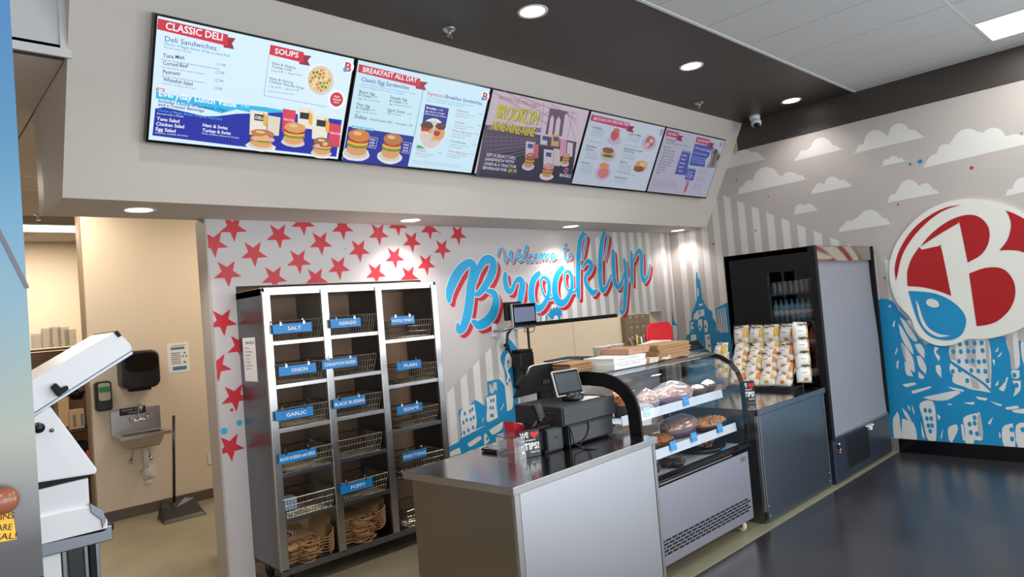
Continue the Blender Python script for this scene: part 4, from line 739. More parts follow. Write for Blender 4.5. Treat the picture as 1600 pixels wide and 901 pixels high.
# hand sink
t = thing('hand_sink', 'small stainless steel wall sink with faucet in the back room', 'sink', (1.78, YS, .78))
x0, x1 = 1.553, 1.99
obj('backsplash', M().box((x0, YS - .03, .80), (x1, YS, 1.04)), STEEL, t, bevel=.004)
bz_ = M(); yf = YS - .36; xa, xb = 1.55, 1.99
bz_.box((xa, yf, .785), (xb, yf + .05, .815)); bz_.box((xa, YS - .09, .785), (xb, YS - .03, .815)); bz_.box((xa, yf + .05, .785), (xa + .05, YS - .09, .815)); bz_.box((xb - .05, yf + .05, .785), (xb, YS - .09, .815))
obj('rim', bz_, STEEL, t, bevel=.003)
def bowlm(xa, xb, ya, yb, z1, z0, k=.05):
    m = M(); r1 = [(xa, ya, z1), (xb, ya, z1), (xb, yb, z1), (xa, yb, z1)]; r0 = [(xa + k, ya + k, z0), (xb - k, ya + k, z0), (xb - k, yb - k, z0), (xa + k, yb - k, z0)]
    return m.add(r1 + r0, [(0, 1, 5, 4), (1, 2, 6, 5), (2, 3, 7, 6), (3, 0, 4, 7), (4, 5, 6, 7)])
obj('bowl', bowlm(xa + .045, xb - .045, yf + .045, YS - .085, .79, .68, .04), STEEL, t, bevel=.01)
fx = 1.785; f = M().tube([(fx, YS - .03, .93), (fx, YS - .07, .93)], .014, 10); f.tube([(fx - .075, YS - .07, .925), (fx + .075, YS - .07, .925)], .016, 10)
f.tube([(fx, YS - .07, .93), (fx, YS - .07, 1.02), (fx, YS - .085, 1.055), (fx, YS - .12, 1.075), (fx, YS - .16, 1.06), (fx, YS - .175, 1.02)], .009, 8)
obj('faucet', f, CHROME, t, True)
for s in (-1, 1):
    obj('handle', M().tube([(fx + s * .075, YS - .075, .935), (fx + s * .075, YS - .08, .965)], .013, 8).tube([(fx + s * .075, YS - .08, .967), (fx + s * .105, YS - .12, .975)], .006, 6), CHROME, t, True)
obj('drain_pipe', M().tube([(1.80, 7.25, .69), (1.80, 7.25, .45)], .024, 12).tube([(1.80, 7.25, .47), (1.80, 7.25, .44), (1.80, 7.25, .36)], .034, 12).tube([(1.80, 7.25, .40), (1.80, 7.35, .42), (1.80, YS, .42)], .022, 10).tube([(1.80, 7.25, .36), (1.80, 7.25, .31)], .028, 12), mat('pvc white', (220, 218, 214), .4), t, True)
for s in (-1, 1): obj('supply_valve', M().tube([(1.79 + s * .04, 7.33, .70), (1.79 + s * .075, 7.36, .62), (1.79 + s * .085, YS, .53)], .008, 6).tube([(1.79 + s * .085, YS, .53), (1.79 + s * .085, YS - .04, .53)], .02, 10), CHROME, t, True)
PLK = mat('plaque dark', (26, 28, 36), .4); n_ = Sheet((0, YS - .0325, 0), (1, 0, 0), (0, 0, 1))
t3 = tag(obj('sink_notice', M().box((1.63, YS - .0325, .985), (1.86, YS - .03, 1.055)), PLK), 'black notice strip stuck above the back room sink faucet', 'sign')
n_.text('lettering', mat('pale print', (190, 196, 214), .5), 'PLEASE WASH', (1.655, 1.024), (1.84, 1.027), .02, .001); n_.text('lettering', MATS['pale print'], 'YOUR HANDS', (1.70, .997), (1.80, .998), .018, .001); n_.link(t3)
# soap dispenser
a = sp(144, 597); b = sp(176, 640)
t = thing('soap_dispenser', 'black and green soap dispenser on the tan wall above the sink', 'dispenser', ((a.x + b.x) / 2, YS, a.z))
def rshape(x0, z0, x1, z1, y0, d, top=.8, n=6):
    pts = []; w_ = (x1 - x0) / 2; cx = (x0 + x1) / 2; r_ = w_ * .45
    for cxx, czz, a0 in ((x1 - r_, z1 - r_, 0), (x0 + r_, z1 - r_, 90), (x0 + r_, z0 + r_, 180), (x1 - r_, z0 + r_, 270)):
        for k in range(n + 1): an = math.radians(a0 + 90 * k / n); pts.append((cxx + r_ * math.cos(an), y0, czz + r_ * math.sin(an)))
    return M().prism(pts, (0, -d, 0))
x0, x1, z0, z1 = 1.43, 1.565, 1.06, 1.34
obj('body', rshape(x0, z0, x1, z1, YS, .1), BLACK, t, bevel=.012); obj('window', rshape(x0 + .022, z0 + .1, x1 - .015, z1 - .015, YS - .1, .006), mat('dispenser window', (176, 170, 150), .3, 0, .3, 30), t)
obj('green_label', M().box((x0 + .025, YS - .109, z1 - .10), (x1 - .018, YS - .106, z1 - .05)), mat('label green', (30, 130, 80), .4), t)
t = thing('towel_dispenser', 'large black paper towel dispenser on the tan wall', 'dispenser', (1.8, YS, 1.2))
obj('body', rshape(1.635, 1.235, 1.965, 1.60, YS, .22), BLACK, t, bevel=.02); obj('front_window', rshape(1.66, 1.40, 1.945, 1.57, YS - .22, .006), BLKGLOSS, t); obj('paper_slot', M().box((1.70, YS - .2, 1.215), (1.88, YS - .1, 1.236)), BLACKM, t)
# posters and outlets
def paper_sheet(label, x0, z0, x1, z1, y, lines, nm='wall_notice'):
    t = tag(obj(nm, M().box((x0, y - .002, z0), (x1, y, z1)), WHITEP), label, 'notice'); s_ = Sheet((0, y - .0022, 0), (1, 0, 0), (0, 0, 1)); s_.V = Vector((0, 0, 1))
    for nm2, mt, fx0, fz0, fx1, fz1 in lines: s_.rect(nm2, mt, x0 + (x1 - x0) * fx0, z0 + (z1 - z0) * fz0, x0 + (x1 - x0) * fx1, z0 + (z1 - z0) * fz1, .0006)
    s_.link(t); return t
GI = mat('grey ink', (110, 110, 112), .6); BI = mat('blue ink', (70, 120, 160), .6)
paper_sheet('handwashing notice with blue headings taped to the tan wall', 2.10, 1.34, 2.305, 1.64, YS, [('heading', BI, .15, .78, .8, .86), ('heading', BI, .2, .08, .85, .2)] + [('text_line', GI, .15, .3 + .07 * k, .6, .325 + .07 * k) for k in range(6)] + [('picture', GI, .72, .3, .84, .36), ('picture', GI, .66, .5, .74, .56), ('picture', GI, .82, .5, .9, .56), ('picture', GI, .74, .62, .84, .68), ('heading', GI, .2, .9, .85, .92)])
def outlet(x, z, label, y=YS):
    t = thing('wall_outlet', label, 'outlet', (x, y, z)); obj('cover_plate', M().box((x - .036, y - .006, z - .058), (x + .036, y, z + .058)), WHITE, t, bevel=.003)
    for s in (-1, 1):
        so = obj('socket', M().lathe([(.001, .0015), (.016, .0015), (.017, 0)], (x, y - .006, z + s * .024), 14, (0, -1, 0)), WHITEP, t)
        obj('slot', M().box((x - .006, y - .0082, z + s * .024 - .003), (x - .004, y - .0075, z + s * .024 + .005)).box((x + .004, y - .0082, z + s * .024 - .003), (x + .006, y - .0075, z + s * .024 + .005)), BLACKM, so)
outlet(1.885, .40, 'white wall outlet just right of the sink drain'); outlet(2.456, .405, 'white wall outlet near the red star wall end')
# broom + dustpan
t = thing('lobby_dustpan', 'black long-handled dustpan standing on the back room floor', 'dustpan', (1.99, 6.95, 0))
obj('handle', M().tube([(1.945, 6.98, .14), (2.06, 7.22, .93)], .013, 8), BLACK, t, True)
obj('pan', M().prism([(1.80, 6.85, 0), (2.18, 6.85, 0), (2.15, 7.05, .13), (2.06, 7.05, .16), (1.86, 7.05, .14)], (0, .04, 0)).hexa([(1.80, 6.80, 0), (2.18, 6.80, 0), (2.16, 7.09, 0), (1.82, 7.09, 0), (1.82, 6.84, .03), (2.16, 6.84, .03), (2.13, 7.09, .15), (1.85, 7.09, .15)]), BLACK, t, bevel=.008)
# storage shelf left of the sink wall
t = thing('wire_shelving', 'wire shelving unit seen behind the white slicer', 'shelf', (1.0, 8.4, 0))
X0, X1, Y0, Y1 = .55, 1.62, 8.25, 8.7
def zof(u, v, y=8.3): return at(u, v, y=y).z
for zz in (zof(90, 545), zof(90, 600), zof(100, 676), zof(110, 760)):
    m = M().tube([(X0, Y0, zz), (X1, Y0, zz)], .012, 6).tube([(X0, Y1, zz), (X1, Y1, zz)], .012, 6)
    for k in range(24): x = X0 + (X1 - X0) * (k + .5) / 24; m.tube([(x, Y0, zz), (x, Y1, zz)], .004, 4)
    obj('wire_shelf', m, BLACK, t)
for x in (X0, X1):
    for y in (Y0, Y1): obj('post', M().tube([(x, y, 0), (x, y, 2.2)], .014, 8), BLACK, t)
obj('back_sheet', M().box((X0 - .4, Y1 + .02, 0), (X1 + .3, Y1 + .04, zof(90, 548))), mat('storage wall brown', (120, 92, 72), .7, 0, .1, 4), t)
CLR = glass('clear plastic', (.93, .9, .86), 1.0, .35)
zs = zof(90, 543)
for j, (u, nn, h) in enumerate(((57, 9, .15), (73, 12, .20), (86, 12, .21), (99, 12, .20), (110, 11, .17))):
    x = at(u, 520, y=8.4).x
    t = thing('container_stack', 'stack of clear plastic lids on the top wire shelf, ' + ('leftmost', 'second from the left', 'middle one', 'second from the right', 'rightmost')[j], 'containers', (x, 8.4, zs), 'plastic containers on the back room shelf')
    for k in range(nn):
        z = zs + .012 + k * h / nn; o = obj('container', M().lathe([(.045, 0), (.055, h / nn * .8), (.062, h / nn * .8)], (x, 8.4, z), 12), CLR, t)
        if k == 0: base = o
CARD = mat('cardboard', (186, 158, 122), .75, 0, .1, 12)
for j, (u0, u1, v0, v1, lab, c_) in enumerate(((108, 131, 638, 672, 'white and tan carton with a blue label on the back room shelf', CARD), (93, 107, 620, 668, 'plain tan carton left of the blue-labelled one', CARD), (88, 104, 590, 612, 'brown carton high on the back room shelf', KRAFT), (112, 140, 690, 712, 'dark box low on the back room shelf', BLACKM))):
    p, q = at(u0, v1, y=8.28), at(u1, v0, y=8.28); t = thing('storage_box', lab, 'box', ((p.x + q.x) / 2, 8.4, p.z)); obj('carton', M().box((p.x, 8.28, p.z), (q.x, 8.55, q.z)), c_, t, bevel=.004)
    if j == 0: obj('blue_label', M().box((p.x + .11, 8.277, p.z + .03), (q.x - .012, 8.28, q.z - .05)), BI, t); obj('print', M().box((p.x + .04, 8.277, p.z + .03), (p.x + .065, 8.28, q.z - .05)), GI, t)
for j, (u, v) in enumerate(((112, 603), (120, 616), (104, 690), (98, 700))): p = at(u, v, y=8.3); tag(obj('wrapped_bundle', M().blob(p, (.07, .07, .045), .3, 10, 7, j), BLACKM, None, True), 'black crumpled bundle on the back room shelf, ' + ('behind the raised lid', 'above the tan cartons', 'below the carton', 'lowest at left')[j], 'bundle')
tag(obj('red_cap_bottle', M().lathe([(.04, 0), (.042, .12), (.02, .15), (.022, .2), (.001, .21)], at(139, 735, y=8.2), 12), RED, None, True), 'red plastic bottle low beside the sink wall end', 'bottle')

# ================================================================== WHITE BREAD SLICER ON ITS STEEL STAND
YT = 3.2; DP = .42
t = thing('prep_stand', 'steel stand with black and white uprights at the left', 'table', (.45, YT + .2, 0))
def q3(pts, y=YT): return [at(u, v, y=y) for u, v in pts]
zt = at(120, 846, y=YT).z
obj('stand_top', M().box((.1, YT, zt - .028), (at(177, 845, y=YT).x, YT + .5, zt + .028)), STEELD, t, bevel=.004)
for u0, u1, mt in ((40, 95, WHITE), (97, 104, STEELD), (106, 130, BLKGLOSS), (132, 138, STEELD), (140, 150, BLACKM), (150, 156, STEELD)):
    a = at(u0, 870, y=YT + .02).x; b = at(u1, 870, y=YT + .02).x; obj('upright', M().box((a, YT + .02, 0), (b, YT + (.45 if mt is WHITE else .06), zt - .028)), mt, t, bevel=.002)
for dx_ in (.15, .5): pass
t = thing('bread_slicer', 'white bagel slicing machine with a raised slanted lid', 'machine', (.45, YT + .2, zt + .028))
obj('lid', M().prism(q3([(30, 660), (207, 547), (204, 538), (184, 517), (178, 519), (20, 612)]), (0, DP, 0)), WHITE, t, bevel=.004)
obj('lid_edge', M().prism(q3([(28, 667), (208, 553), (207, 547), (30, 660)]), (0, DP, 0)), STEELD, t, bevel=.002)
obj('lid_corner', M().prism(q3([(178, 519), (184, 516), (190, 524), (185, 527)], YT - .004), (0, DP + .008, 0)), BLACKM, t)
obj('lid_handle', M().prism(q3([(80, 605), (88, 598), (96, 606), (106, 602), (108, 608), (92, 620)], YT - .03), (0, .03, 0)), BLACKM, t, bevel=.003)
obj('hopper', M().prism(q3([(40, 660), (75, 634), (80, 636), (152, 733), (150, 740), (40, 757)]), (0, DP, 0)), WHITE, t, bevel=.005)
obj('hopper_band', M().prism(q3([(40, 757), (149, 735), (145, 743), (40, 770)], YT + .01), (0, DP - .02, 0)), BLACKM, t)
obj('body', M().prism(q3([(40, 768), (138, 746), (141, 803), (40, 822)], YT + .015), (0, DP - .03, 0)), WHITE, t, bevel=.004)
obj('out_tray', M().prism(q3([(40, 812), (140, 790), (162, 806), (168, 812), (169, 828), (160, 832), (40, 858)]), (0, DP, 0)), WHITE, t, bevel=.005)
obj('tray_guard', M().prism(q3([(140, 786), (160, 796), (166, 812), (160, 826), (158, 812), (142, 800)], YT - .006), (0, .02, 0)), STEELD, t, bevel=.002)
obj('tray_shadow_gap', M().prism(q3([(40, 858), (160, 831), (162, 836), (40, 862)], YT + .02), (0, DP - .04, 0)), BLACKM, t)
kp = at(171, 822, y=YT + .04); obj('knob', M().tube([kp - Vector((.02, 0, 0)), kp + Vector((.012, 0, 0))], .018, 12), BLACK, t, True)
kp = at(60, 668, y=YT - .01); obj('knob', M().tube([kp - Vector((0, .015, 0)), kp + Vector((0, .03, 0))], .02, 14), BLACK, t, True)
kp = at(81, 672, y=YT - .004); obj('hinge_bolt', M().tube([kp, kp + Vector((0, .012, 0))], .008, 10), STEELD, t, True)

# ================================================================== BAGEL RACK
RX0, RX1, RF, RBK = 1.796, 3.20, 4.29, 4.72; ZB0 = .135
t = thing('bagel_rack', 'tall three-column steel rack of wire baskets below the red stars', 'rack', (2.5, 4.5, 0))
obj('side_panel', M().box((RX0, RF, ZB0), (RX0 + .022, RBK, 1.965)), STEELD, t, bevel=.002); obj('side_panel', M().box((RX1 - .022, RF, ZB0), (RX1, RBK, 1.965)), STEELD, t, bevel=.002)
obj('top_panel', M().box((RX0, RF, 1.915), (RX1, RBK, 1.967)), STEEL, t, bevel=.003)
CX = [RX0 + .001, 2.235, 2.668, RX1 - .001]
for x in (CX[1], CX[2]): obj('divider', M().box((x - .008, RF + .01, ZB0), (x + .008, RBK - .01, 1.915)), STEELD, t)
for i, x in enumerate((RX0 + .026, CX[1], CX[2], RX1 - .026)): obj('front_post', M().box((x - .027, RF - .014, ZB0), (x + .027, RF + .012, 1.94)), STEEL, t, bevel=.003)
ZSH = [[1.613, 1.328, 1.041, .752, .458], [1.617, 1.33, 1.048, .76, .466], [1.545, 1.21, .88, .53]]
for ci in range(3):
    for z in ZSH[ci]:
        obj('shelf', M().box((CX[ci] + .01, RF + .004, z - .005), (CX[ci + 1] - .01, RBK - .02, z)).box((CX[ci] + .01, RF - .006, z - .028), (CX[ci + 1] - .01, RF + .004, z)), STEELD if z < .9 else STEEL, t, bevel=.002)  # lower shelves take a darker steel, shade put into the colour
obj('bottom_shelf', M().box((RX0, RF - .01, ZB0), (RX1, RBK, ZB0 + .012)).box((RX0, RF - .014, ZB0 - .03), (RX1, RF - .002, ZB0 + .012)), STEELD, t, bevel=.003)
for x in (RX0 + .08, RX1 - .08):
    for y in (RF + .06, RBK - .06):
        cst = obj('caster', M().lathe([(.001, -.014), (.045, -.014), (.05, -.008), (.05, .008), (.045, .014), (.001, .014)], (x, y, .051), 18, (1, 0, 0)), BLACKM, t, True)
        obj('fork', M().box((x - .02, y - .02, .06), (x - .015, y + .02, ZB0)).box((x + .015, y - .02, .06), (x + .02, y + .02, ZB0)).box((x - .03, y - .03, ZB0 - .01), (x + .03, y + .03, ZB0)), STEELD, cst)
# things glimpsed behind the rack
tag(obj('storage_cabinet', M().box((1.93, 5.05, 0), (3.0, 5.55, 2.05)), mat('brown cabinet', (128, 104, 82), .6, 0, .08, 4), None, bevel=.004), 'brown cabinet standing behind the open-backed bagel rack', 'cabinet')
tag(obj('storage_cabinet', M().box((3.12, 5.05, 0), (3.9, 5.55, 2.1)), mat('brown cabinet', (0, 0, 0)), None, bevel=.004), 'second brown cabinet behind the right column of the bagel rack', 'cabinet')
tag(obj('magenta_box', M().box((3.01, 5.1, 1.62), (3.1, 5.3, 1.76)).box((3.005, 5.1, .0), (3.015, 5.3, 1.62)), mat('magenta', (176, 40, 120), .5), None), 'small magenta box between the brown cabinets behind the rack', 'box')
# baskets
def basket_mesh(W, D, H):
    m = M(); r_ = .0022
    def bar(a, b, r2=r_): m.tube([a, b], r2, 4, False)
    t0 = .02
    for z, k in ((H, 0), (H * .66, 1), (H * .33, 1), (.004, 0)):
        q_ = (t0 * (1 - z / H)); rr = .0038 if z == H else r_
        P4 = [(-W / 2 + q_, -D / 2 + q_, z), (W / 2 - q_, -D / 2 + q_, z), (W / 2 - q_, D / 2 - q_, z), (-W / 2 + q_, D / 2 - q_, z)]
        for i in range(4): bar(P4[i], P4[(i + 1) % 4], rr)
    nx = 17; ny = 10
    for i in range(nx):
        x = -W / 2 + W * i / (nx - 1); xq = x * (W - 2 * t0) / W
        bar((x, -D / 2, H), (xq, -D / 2 + t0, .004)); bar((x, D / 2, H), (xq, D / 2 - t0, .004)); bar((xq, -D / 2 + t0, .004), (xq, D / 2 - t0, .004))
    for i in range(1, ny):
        y = -D / 2 + D * i / ny; yq = y * (D - 2 * t0) / D
        bar((-W / 2, y, H), (-W / 2 + t0, yq, .004)); bar((W / 2, y, H), (W / 2 - t0, yq, .004)); bar((-W / 2 + t0, yq, .004), (W / 2 - t0, yq, .004))
    return m
BW = .36; BD = .33; BH = .125
proto = thing('wire_basket', 'wire basket', 'basket', (0, 0, 0), 'wire baskets in the bagel rack')
bo = obj('wire_mesh', basket_mesh(BW, BD, BH), WIRE, proto); bo['kind'] = 'stuff'
SG = [[('SALT', 1.69), ('ONION', 1.414), ('GARLIC', 1.13), ('BLACK RUSSIAN with SEEDS', .854), (None, 0)], [('ASIAGO', 1.696), ('CINNAMON RAISIN', 1.421), ('BLACK RUSSIAN', 1.143), (None, 0), ('POPPY', .561)], [('WHOLE WHEAT', 1.681), ('PLAIN', 1.342), ('SESAME', 1.02), ('EVERYTHING', .675), (None, 0)]]
SX = {'SALT': 1.973, 'ONION': 1.988, 'GARLIC': 1.944, 'BLACK RUSSIAN with SEEDS': 1.945, 'ASIAGO': 2.365, 'CINNAMON RAISIN': 2.298, 'BLACK RUSSIAN': 2.349, 'POPPY': 2.355, 'WHOLE WHEAT': 2.84, 'PLAIN': 2.865, 'SESAME': 2.841, 'EVERYTHING': 2.854}
SWD = {'SALT': .27, 'ONION': .26, 'GARLIC': .26, 'BLACK RUSSIAN with SEEDS': .26, 'ASIAGO': .235, 'CINNAMON RAISIN': .27, 'BLACK RUSSIAN': .25, 'POPPY': .25, 'WHOLE WHEAT': .21, 'PLAIN': .215, 'SESAME': .225, 'EVERYTHING': .215}
first = True
for ci in range(3):
    for ri, (nm, zc_) in enumerate(SG[ci]):
        zsh = (ZSH[ci] + [ZB0 + .012])[ri] if ri < len(ZSH[ci]) + 1 else ZB0 + .012
        b = proto if first else copy_tree(proto); first = False
        xc = (CX[ci] + CX[ci + 1]) / 2 + (.012, -.03, .02)[ci] * (1 if ri % 2 else .4); yc_ = RF + BD / 2 - .025
        b.location = (xc, yc_, zsh + .002); b.rotation_euler = (0, 0, math.radians((ri * 37 + ci * 53) % 7 - 3) * .6)
        colname = ('left', 'middle', 'right')[ci]
        b['label'] = ('wire basket behind the %s sign in the %s rack column' % (nm.split(' with')[0] + (' with seeds' if 'with' in nm else ''), colname)) if nm else ('unsigned wire basket %s of the %s rack column' % (('at the bottom', 'second from the bottom', 'at the bottom')[ci], colname))
        if nm:
            ys = RF - .045; x = SX[nm]; w_ = SWD[nm]; h = .062; tl = math.radians(1.2)
            st = thing('bagel_sign', 'blue %s sign hooked on a rack basket' % nm, 'sign', (x, ys, zc_), 'blue bagel signs on the rack')
            obj('plate', M().box((x - w_ / 2, ys, zc_ - h / 2), (x + w_ / 2, ys + .003, zc_ + h / 2)), SIGNB, st, bevel=.001)
            sh = Sheet((0, ys - .0003, 0), (1, 0, 0), (0, 0, 1)); lw = min(w_ * .92, .0225 * len(nm)) if len(nm) > 6 else .023 * len(nm)
            if nm == 'CINNAMON RAISIN': lw = .24
            lx = x + (.0 if len(nm) > 8 else .012); sh.text('lettering', MWHITE, nm, (lx - lw / 2, zc_ - .012), (lx + lw / 2, zc_ - .012), .024 if len(nm) < 20 else .022, .0006, .02); sh.link(st)
            ztop = zsh + BH
            for s in (-1, 1):
                hx = x + s * w_ * .3; obj('hook', M().box((hx - .006, ys - .002, zc_ + h / 2 - .008), (hx + .006, ys + .001, zc_ + h / 2 + .012)).tube([(hx, ys, zc_ + h / 2 + .01), (hx, ys + .006, max(zc_ + h / 2 + .025, ztop)), (hx, ys + .03, ztop + .004)], .0025, 5), CHROME, st)
# small packet in the lower left basket
tag(obj('folded_cloth', M().box((1.87, 4.40, .475), (1.99, 4.5, .56)), mat('pale blue', (170, 190, 214), .7), None, bevel=.01), 'pale blue folded packet in the unsigned lower left rack basket', 'packet')
tag(obj('chip_packet', M().blob((1.90, 4.52, .575), (.05, .04, .03), .2, 10, 6, 3), mat('packet yellow', (226, 186, 70), .5), None, True), 'yellow packet in the unsigned lower left rack basket', 'packet')
# paper bags
def bag_proto():
    t = thing('paper_bag', 'folded brown paper bag', 'paper bag', (0, 0, 0), 'folded paper bags in the rack')
    m = M(); n = 8
    for i in range(n): pass
    m.box((-.13, -.16, 0), (.13, .15, .0055)); obj('bag_body', m, KRAFT, t)
    for s, dy in ((0, 0), (1, .006)):
        pts = [(-.045, -.15, .003 + s * .003), (-.05, -.19 - dy, .003), (-.035, -.235 - dy, .001), (0, -.25 - dy, .0), (.035, -.235 - dy, .001), (.05, -.19 - dy, .003), (.045, -.15, .003 + s * .003)]
        obj('rope_handle', M().tube(pts, .0032, 5), KRAFTD, t, True)
    return t
bp = bag_proto(); first = True; rnd = random.Random(4)
def put(loc, rot, label, group):
    global first
    b = bp if first else copy_tree(bp); first = False; b.location = loc; b.rotation_euler = rot; b['label'] = label; b['group'] = group; return b
zb = ZB0 + .014
for k in range(13):
    put((2.0 + rnd.uniform(-.02, .02), 4.53 + rnd.uniform(-.02, .02), zb + .0095 * k), (rnd.uniform(-.03, .03), rnd.uniform(-.02, .02), .15 + rnd.uniform(-.15, .15)), 'flat brown paper bag, %s in the left rack column stack' % nth(k, 13), 'paper bags stacked in the left column')
for k in range(7):
    put((2.12, 4.56, zb + .02 + .018 * k), (.0, -.9 + .02 * k, .25), 'leaning brown paper bag, %s beside the left column divider' % nth(k, 7), 'paper bags leaning in the left column')
tb = put((1.96, 4.50, zb + .145), (.32, -.05, .25), 'top paper bag with a round red printed emblem', None); tb['group'] = 'paper bags stacked in the left column'
bs = Sheet((0, 0, .0058), (1, 0, 0), (0, 1, 0)); bs.disc('printed_emblem', MWHITE, (-.02, .0), .062, .0006, 24); bs.disc('printed_emblem', DRED, (-.02, .0), .056, .0011, 24); bs.disc('printed_emblem', MWHITE, (-.02, .0), .047, .0016, 24)
bs.text('printed_emblem', DRED, 'B', (-.048, -.032), (.012, -.032), .064, .002, .04); bs.disc('printed_emblem', BLUE, (-.045, -.018), .014, .0025, 12)
for o in bs.link(None): o.parent = tb
for k in range(16):
    put((2.43 + rnd.uniform(-.02, .02), 4.53 + rnd.uniform(-.02, .02), zb + .0105 * k), (rnd.uniform(-.04, .04), rnd.uniform(-.02, .02), rnd.uniform(-.2, .2)), 'flat brown paper bag, %s in the middle rack column stack' % nth(k, 16), 'paper bags stacked in the middle column')
for k in range(8):
    put((2.56, 4.56, zb + .07 + .016 * k), (.0, -.7 + .03 * k, .1), 'leaning brown paper bag, %s beside the middle column divider' % nth(k, 8), 'paper bags curled in the middle column')
# list taped on the side of the rack
ps = Sheet((RX0 - .002, 0, 0), (0, -1, 0), (0, 0, 1)); a = at(379, 528, x=RX0); b = at(403, 596, x=RX0)
lt = tag(obj('paper_list', M().box((RX0 - .0018, b.y, b.z), (RX0, a.y, a.z)), WHITEP), 'white paper list taped to the left side of the bagel rack', 'notice')
ps.ptext('lettering', GI, 'BAGELS', (384, 537), (397, 537), .018, .0006, .02)
for k, s_ in enumerate(('Plain', 'Everything', 'Sesame', 'Onion', 'Poppy', 'Cinnamon', 'Garlic')): ps.ptext('lettering', DRED if k == 1 else GI, s_, (383 + k * .3, 545 + 5.3 * k), (386 + k * .3 + len(s_) * .8, 545 + 5.3 * k), .012, .0006)
ps.link(lt)
# ================================================================== FRONT COUNTER
A = Vector((2.008, 2.24, .9)); B = Vector((3.188, 2.295, .9)); C_ = Vector((1.934, 3.004, .9)); D = Vector((3.14, 3.06, .9))
t = thing('service_counter', 'near stainless steel service counter carrying the cash register', 'counter', (2.6, 2.65, 0))
def slabq(z0, z1, k=0):
    c = (A + B + C_ + D) / 4; P4 = [p + (c - p).normalized() * k for p in (A, B, D, C_)]
    return M().hexa([(p.x, p.y, z0) for p in P4] + [(p.x, p.y, z1) for p in P4])
obj('worktop', slabq(.898, .9), STEELH, t)
lip = M(); P4 = [A, B, D, C_]
for i in range(4):
    p, q = P4[i], P4[(i + 1) % 4]; d = (q - p).normalized(); n_ = Vector((-d.y, d.x, 0)) * .012
    lip.hexa([(p.x, p.y, .862), (q.x, q.y, .862), (q.x + n_.x, q.y + n_.y, .862), (p.x + n_.x, p.y + n_.y, .862), (p.x, p.y, .899), (q.x, q.y, .899), (q.x + n_.x, q.y + n_.y, .899), (p.x + n_.x, p.y + n_.y, .899)])
obj('worktop_edge', lip, STEEL, t, bevel=.003)
obj('cabinet_body', slabq(.02, .885, .045), mat('counter side shaded steel', (150, 143, 136), .3, 1, .03, 5, 0, (50, 50, 1), aniso=.7), t, bevel=.003)  # same steel as the front, its side shade put into a darker colour
def frontpanel(f0, f1, z0, z1, d0, d1):
    u = (B - A).normalized(); n_ = Vector((u.y, -u.x, 0)); L = (B - A).length; o = A + Vector((0, 0, -.9)) - n_ * .03
    a = o + u * L * f0; b = o + u * L * f1
    return M().hexa([a + n_ * d0 + Vector((0, 0, z0)), b + n_ * d0 + Vector((0, 0, z0)), b + n_ * d1 + Vector((0, 0, z0)), a + n_ * d1 + Vector((0, 0, z0)), a + n_ * d0 + Vector((0, 0, z1)), b + n_ * d0 + Vector((0, 0, z1)), b + n_ * d1 + Vector((0, 0, z1)), a + n_ * d1 + Vector((0, 0, z1))])
obj('front_panel', frontpanel(.045, .965, .05, .862, 0, .016), mat('highlit brushed steel', (224, 224, 227), .33, 1, .03, 4, 0, (50, 50, 1), aniso=.85), t, bevel=.002)  # front highlights painted in as a brighter steel colour
obj('corner_trim', frontpanel(.012, .04, .02, .862, 0, .02), STEEL, t, bevel=.002); obj('corner_trim', frontpanel(.968, .99, .02, .862, 0, .02), STEEL, t, bevel=.002)
obj('plinth', slabq(0, .03, .1), BLACKM, t)
# ---- register
ZT = .9
t = thing('cash_drawer', 'black cash drawer with a cable across its front, on the near counter', 'cash drawer', (2.93, 2.75, ZT))
obj('casing', M().box((2.745, 2.565, ZT + .012), (3.13, 2.93, ZT + .12)), CHAR, t, bevel=.004); obj('drawer_front', M().box((2.752, 2.556, ZT + .02), (3.123, 2.566, ZT + .112)), CHAR, t, bevel=.003)
for x in (2.77, 3.1):
    for y in (2.59, 2.9): obj('rubber_foot', M().lathe([(.012, 0), (.012, .012)], (x, y, ZT), 10), BLACKM, t)
obj('cable', M().tube([(2.90, 2.553, ZT + .12), (2.905, 2.55, ZT + .08), (2.88, 2.55, ZT + .04), (2.83, 2.55, ZT + .015), (2.80, 2.54, ZT + .006), (2.76, 2.5, ZT + .004)], .004, 6), BLACK, t, True)
t = thing('cash_drawer', 'wider black drawer box stacked on the cash drawer, under the tablets', 'cash drawer', (2.93, 2.75, ZT + .123))
obj('casing', M().box((2.69, 2.552, ZT + .124), (3.155, 2.93, ZT + .232)), CHAR, t, bevel=.005); obj('drawer_front', M().box((2.70, 2.545, ZT + .13), (3.147, 2.553, ZT + .226)), CHAR, t, bevel=.003)
t = tag(obj('menu_card', M().box((2.92, 2.60, ZT + .2325), (3.08, 2.70, ZT + .235)), WHITEP), 'white printed card lying on top of the drawer box', 'card')
# tablet on puck
def tablet(c, w_, h, tilt, yaw, label, screen=(46, 58, 66), rim=WHITEP, nm='tablet', cat='tablet'):
    t = thing(nm, label, cat, c); Rm = Matrix.Rotation(yaw, 3, 'Z') @ Matrix.Rotation(tilt, 3, 'X')
    U = Rm @ Vector((1, 0, 0)); N = Rm @ Vector((0, -1, 0)); V = Rm @ Vector((0, 0, 1)); cc = Vector(c) + V * (h / 2 + .03)
    obj('shell', M().obox(cc, U * w_ / 2, V * h / 2, N * .006), rim, t, bevel=.004)
    obj('bezel', M().obox(cc + N * .0065, U * (w_ / 2 - .005), V * (h / 2 - .005), N * .001), BLKGLOSS, t); obj('display', M().obox(cc + N * .0078, U * (w_ / 2 - .014), V * (h / 2 - .02), N * .0006), screen, t)
    return t, cc, U, V, N
DKS = mat('idle screen', (46, 56, 64), .25, 0, .1, 20)
